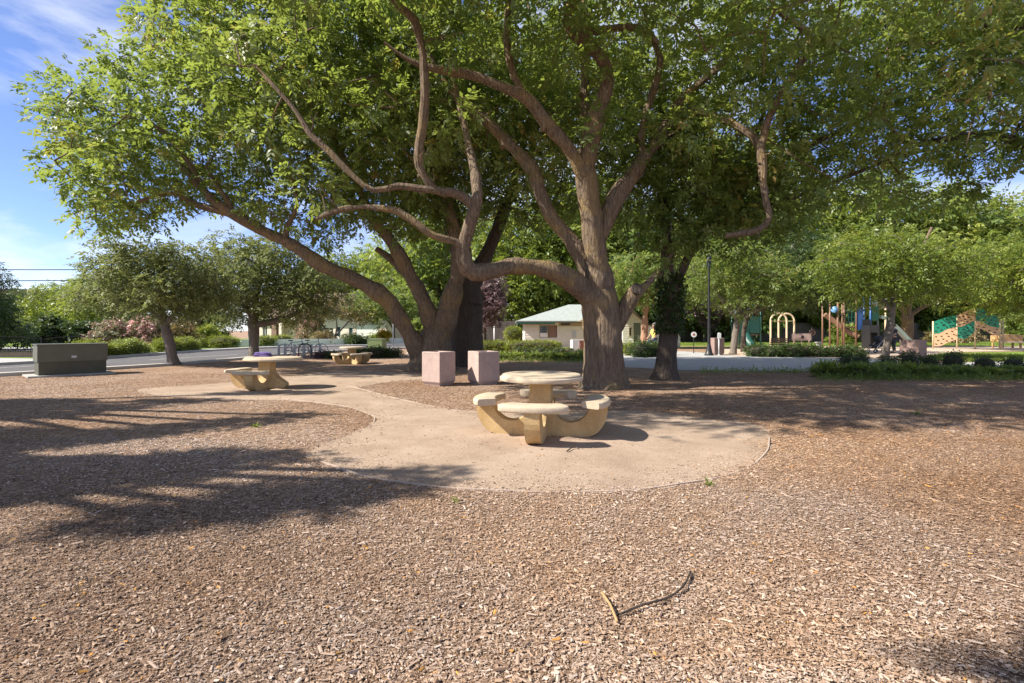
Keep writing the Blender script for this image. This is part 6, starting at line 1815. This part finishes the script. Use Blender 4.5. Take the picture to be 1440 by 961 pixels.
mb.box(2.42, 2.48, -.95, -.07, .0, 1.75); mb.box(3.08, 3.14, -.95, -.07, 0, 1.75); mb.box(2.48, 3.08, -.12, -.08, 1.2, 2.2)
mb.build('steps', M['black'], t)
mb = MB()                                                     # grey slide on the right
prof = [(-.34, .22), (-.32, 0), (.32, 0), (.34, .22), (.28, .22), (.26, .05), (-.26, .05), (-.28, .22)]
path = cr([(3.95, .4, 2.3, 0), (4.4, .2, 2.2, 0), (5.0, -.1, 1.45, 0), (5.6, -.3, .65, 0), (6.1, -.5, .3, 0)], .2)[:, :3]
rings = []
for i, p in enumerate(path):
    d = Vector(path[min(i + 1, len(path) - 1)] - path[max(i - 1, 0)]).normalized(); s_ = d.cross(Vector((0, 0, 1))).normalized(); u_ = s_.cross(d)
    rings.append([mb.b.verts.new(Vector(p) + s_ * a + u_ * b) for a, b in prof])
for A, B in zip(rings, rings[1:]):
    for k in range(8): mb._f([A[k], A[(k + 1) % 8], B[(k + 1) % 8], B[k]])
mb._f(rings[0]); mb._f(rings[-1][::-1]); bmesh.ops.recalc_face_normals(mb.b, faces=list(mb.b.faces))
mb.build('slide', M['play_grey'], t)
mb = MB(); mb.prism([(3.8, 3.4), (4.6, 3.0), (4.4, 3.8)], -.1, 1.1); mb.build('roof', M['play_grey'], t)

# ------------------------------------------------------------------ people
def skin_body(name, joints, edges, mat, parent, sub=2):
    """one continuous surface grown from a skeleton; joints: name -> (x, y, z, rx, ry)"""
    names = list(joints)
    me = bpy.data.meshes.new(name)
    me.from_pydata([joints[n_][:3] for n_ in names], [(names.index(a), names.index(b)) for a, b in edges], [])
    o = bpy.data.objects.new(name, me); C.objects.link(o)
    md = o.modifiers.new('skin', 'SKIN'); md.use_smooth_shade = True
    for i, n_ in enumerate(names):
        sv = me.skin_vertices[0].data[i]; j = joints[n_]
        sv.radius = (j[3], j[4] if len(j) > 4 else j[3]); sv.use_root = i == 0
    sd_ = o.modifiers.new('sub', 'SUBSURF'); sd_.levels = sub; sd_.render_levels = sub
    dg = bpy.context.evaluated_depsgraph_get(); dg.update()
    m2 = bpy.data.meshes.new_from_object(o.evaluated_get(dg))
    bpy.data.objects.remove(o)
    for p in m2.polygons: p.use_smooth = True
    m2.name = name; m2.materials.clear()
    return link_mesh(name, m2, mat, parent)

def person(label, loc, rz, top, legs, hair, arms):
    """arms: elbow and hand positions for right (-x) and left (+x); the figure faces -y"""
    t = thing('person', label, 'person', loc, rz)
    J = dict(pel=(0, 0, .93, .13, .10), wai=(0, .0, 1.08, .125, .095), che=(0, -.01, 1.28, .155, .11), nec0=(0, 0, 1.42, .085, .08), nec=(0, -.015, 1.49, .052, .055),
             hea=(0, -.03, 1.60, .075, .092), cro=(0, -.02, 1.68, .072, .088), top=(0, -.01, 1.725, .045, .05))
    E = [('pel', 'wai'), ('wai', 'che'), ('che', 'nec0'), ('nec0', 'nec'), ('nec', 'hea'), ('hea', 'cro'), ('cro', 'top')]
    for s, k in ((-1, 'r'), (1, 'l')):
        el, ha = arms[k]
        J['sh' + k] = (s * .175, 0, 1.38, .062, .06); J['el' + k] = (*el, .043, .043); J['wr' + k] = (*ha, .029, .029)
        d = (Vector(ha) - Vector(el)).normalized()
        pm = Vector(ha) + d * .06; J['pa' + k] = (*pm, .036, .02)
        E += [('nec0', 'sh' + k), ('sh' + k, 'el' + k), ('el' + k, 'wr' + k), ('wr' + k, 'pa' + k)]
        perp = d.cross(Vector((0, 0, 1))).normalized() if abs(d.z) < .95 else Vector((0, 1, 0))
        for f in range(4):
            b = pm + perp * (.027 - .018 * f) + d * .03; e2 = b + d * (.03 + .008 * (f in (1, 2))) + Vector((0, -.012, -.012))
            J['f%s%d' % (k, f)] = (*b, .0085, .0085); J['g%s%d' % (k, f)] = (*e2, .007, .007)
            E += [('pa' + k, 'f%s%d' % (k, f)), ('f%s%d' % (k, f), 'g%s%d' % (k, f))]
        th = Vector(ha) + perp * .04 + d * .045; J['th' + k] = (*th, .010, .010); E.append(('wr' + k, 'th' + k))
        fy = -.12 * s
        J['hi' + k] = (s * .095, 0, .88, .092, .095); J['kn' + k] = (s * .105, fy * .6 - .02, .49, .062, .066); J['an' + k] = (s * .105, fy * .6 + .03, .09, .04, .045); J['to' + k] = (s * .115, fy * .6 - .14, .035, .042, .03)
        E += [('pel', 'hi' + k), ('hi' + k, 'kn' + k), ('kn' + k, 'an' + k), ('an' + k, 'to' + k)]
    skin_body('body', J, E, M['skin'], t)
    g = 1.16
    grow = lambda q, s_: (q[0], q[1], q[2], q[3] * s_, q[4] * s_)
    S = {k: grow(J[k], g) for k in ('wai', 'che', 'nec0')}; S['hem'] = (0, 0, .90, .155, .125)
    ES = [('che', 'wai'), ('wai', 'hem'), ('che', 'nec0')]
    for k in 'rl':
        S['sh' + k] = grow(J['sh' + k], 1.25); m_ = Vector(J['sh' + k][:3]).lerp(Vector(J['el' + k][:3]), .8); S['sl' + k] = (*m_, .066, .066)
        ES += [('nec0', 'sh' + k), ('sh' + k, 'sl' + k)]
    order = ['che'] + [k for k in S if k != 'che']
    skin_body('shirt', {k: S[k] for k in order}, ES, top, t)
    T = {'pel': grow(J['pel'], 1.1)}; ET = []
    for k in 'rl':
        T['hi' + k] = grow(J['hi' + k], 1.12); T['kn' + k] = grow(J['kn' + k], 1.2); a = J['an' + k]; T['an' + k] = (a[0], a[1], .13, .06, .062)
        ET += [('pel', 'hi' + k), ('hi' + k, 'kn' + k), ('kn' + k, 'an' + k)]
    skin_body('trousers', T, ET, legs, t)
    for k in 'rl':
        a, b = J['an' + k], J['to' + k]
        skin_body('shoe', {'a': (a[0], a[1] + .03, .05, .05, .045), 'b': (b[0], b[1], .042, .052, .04), 'c': (b[0], b[1] - .05, .036, .04, .032)}, [('a', 'b'), ('b', 'c')], M['black'], t)
    skin_body('hair', {'a': (0, .02, 1.69, .09, .098), 'b': (0, .035, 1.60, .075, .07), 'c': (0, .0, 1.735, .055, .06)}, [('a', 'b'), ('a', 'c')], hair, t)
    mb = MB()
    mb.lathe([(0, -.012), (.012, 0), (0, .012)], 8, (-.032, -.112, 1.615)); mb.lathe([(0, -.012), (.012, 0), (0, .012)], 8, (.032, -.112, 1.615)); mb.build('eyes', M['black'], t)
    mb = MB(); mb.lathe([(0, .03), (.011, .005), (.016, -.015), (0, -.025)], 8, (0, -.122, 1.592)); mb.build('nose', M['skin'], t)
    mb = MB(); mb.box(-.022, .022, -.118, -.108, 1.548, 1.556, .002); mb.build('mouth', M['red'], t)
    for s in (-1, 1):
        mb = MB(); mb.lathe([(0, -.03), (.014, -.01), (.016, .012), (0, .03)], 8, (s * .083, -.02, 1.605)); mb.build('ear', M['skin'], t)
    return t
q = P(920, 0, 27.6)
person('person in a yellow shirt and dark jeans holding a dark bag beside the bushes', (q.x, q.y, 0), R(-62), M['yellow_cloth'], M['denim'], M['hair_grey'],
       {'r': ((-.25, -.06, 1.12), (-.2, -.28, .98)), 'l': ((.25, -.04, 1.11), (.16, -.26, .95))})
fw = Vector((math.sin(R(-62)), -math.cos(R(-62)), 0))
t = thing('hand_bag', 'dark blue bag held in front by the person in yellow', 'bag', (q.x + fw.x * .36, q.y + fw.y * .36, .60), R(-62))
mb = MB(); mb.box(-.15, .15, -.08, .08, 0, .26, .05); mb.build('bag_body', M['navy_cloth'], t)
mb = MB(); mb.tube([(-.11, 0, .25), (-.09, 0, .34), (.0, .0, .38), (.09, 0, .34), (.11, 0, .25)], .012, 6); mb.build('strap', M['navy_cloth'], t)
q = P(1257, 0, 30.0)
person('person in dark clothes pushing a stroller beside the play tower', (q.x, q.y, 0.012), R(-82), M['navy_cloth'], M['navy_cloth'], M['hair'],
       {'r': ((-.22, -.12, 1.13), (-.17, -.36, 1.03)), 'l': ((.22, -.12, 1.13), (.17, -.36, 1.03))})
q2 = q + Vector((-.98, .12, 0))
t = thing('stroller', 'dark baby stroller in front of the person in dark clothes', 'stroller', (q2.x, q2.y, 0.012), R(-82))
for x, y in ((-.24, -.3), (.24, -.3), (-.24, .22), (.24, .22)):
    mb = MB(); mb.tube([(x + .001, y + .11 * math.cos(a), .13 + .11 * math.sin(a)) for a in np.linspace(0, 2 * math.pi, 17)], .02, 6, cap=False); w = mb.build('wheel', M['rubber'], t)
    mb = MB(); mb.tube([(x - .015, y, .13), (x + .015, y, .13)], .05, 10); mb.build('hub', M['steel'], w)
mb = MB()
for x in (-.22, .22): mb.tube([(x, -.3, .14), (x, .0, .5), (x, .45, .98)], .014, 6); mb.tube([(x, .22, .14), (x, -.05, .5)], .014, 6)
mb.tube([(-.22, .45, .98), (.22, .45, .98)], .018, 6); mb.build('stroller_frame', M['steel'], t)
mb = MB(); mb.prism([(-.32, .42), (.22, .36), (.34, .82), (.26, .86), (.12, .5), (-.32, .5)], -.2, .2, Matrix.Rotation(R(90), 4, 'Z')); mb.build('seat', M['navy_cloth'], t, bevel=.015)
mb = MB(); mb.tube([(-.21, .2, .86), (.21, .2, .86)], .2, 14); mb.build('canopy', M['navy_cloth'], t, bevel=.01)
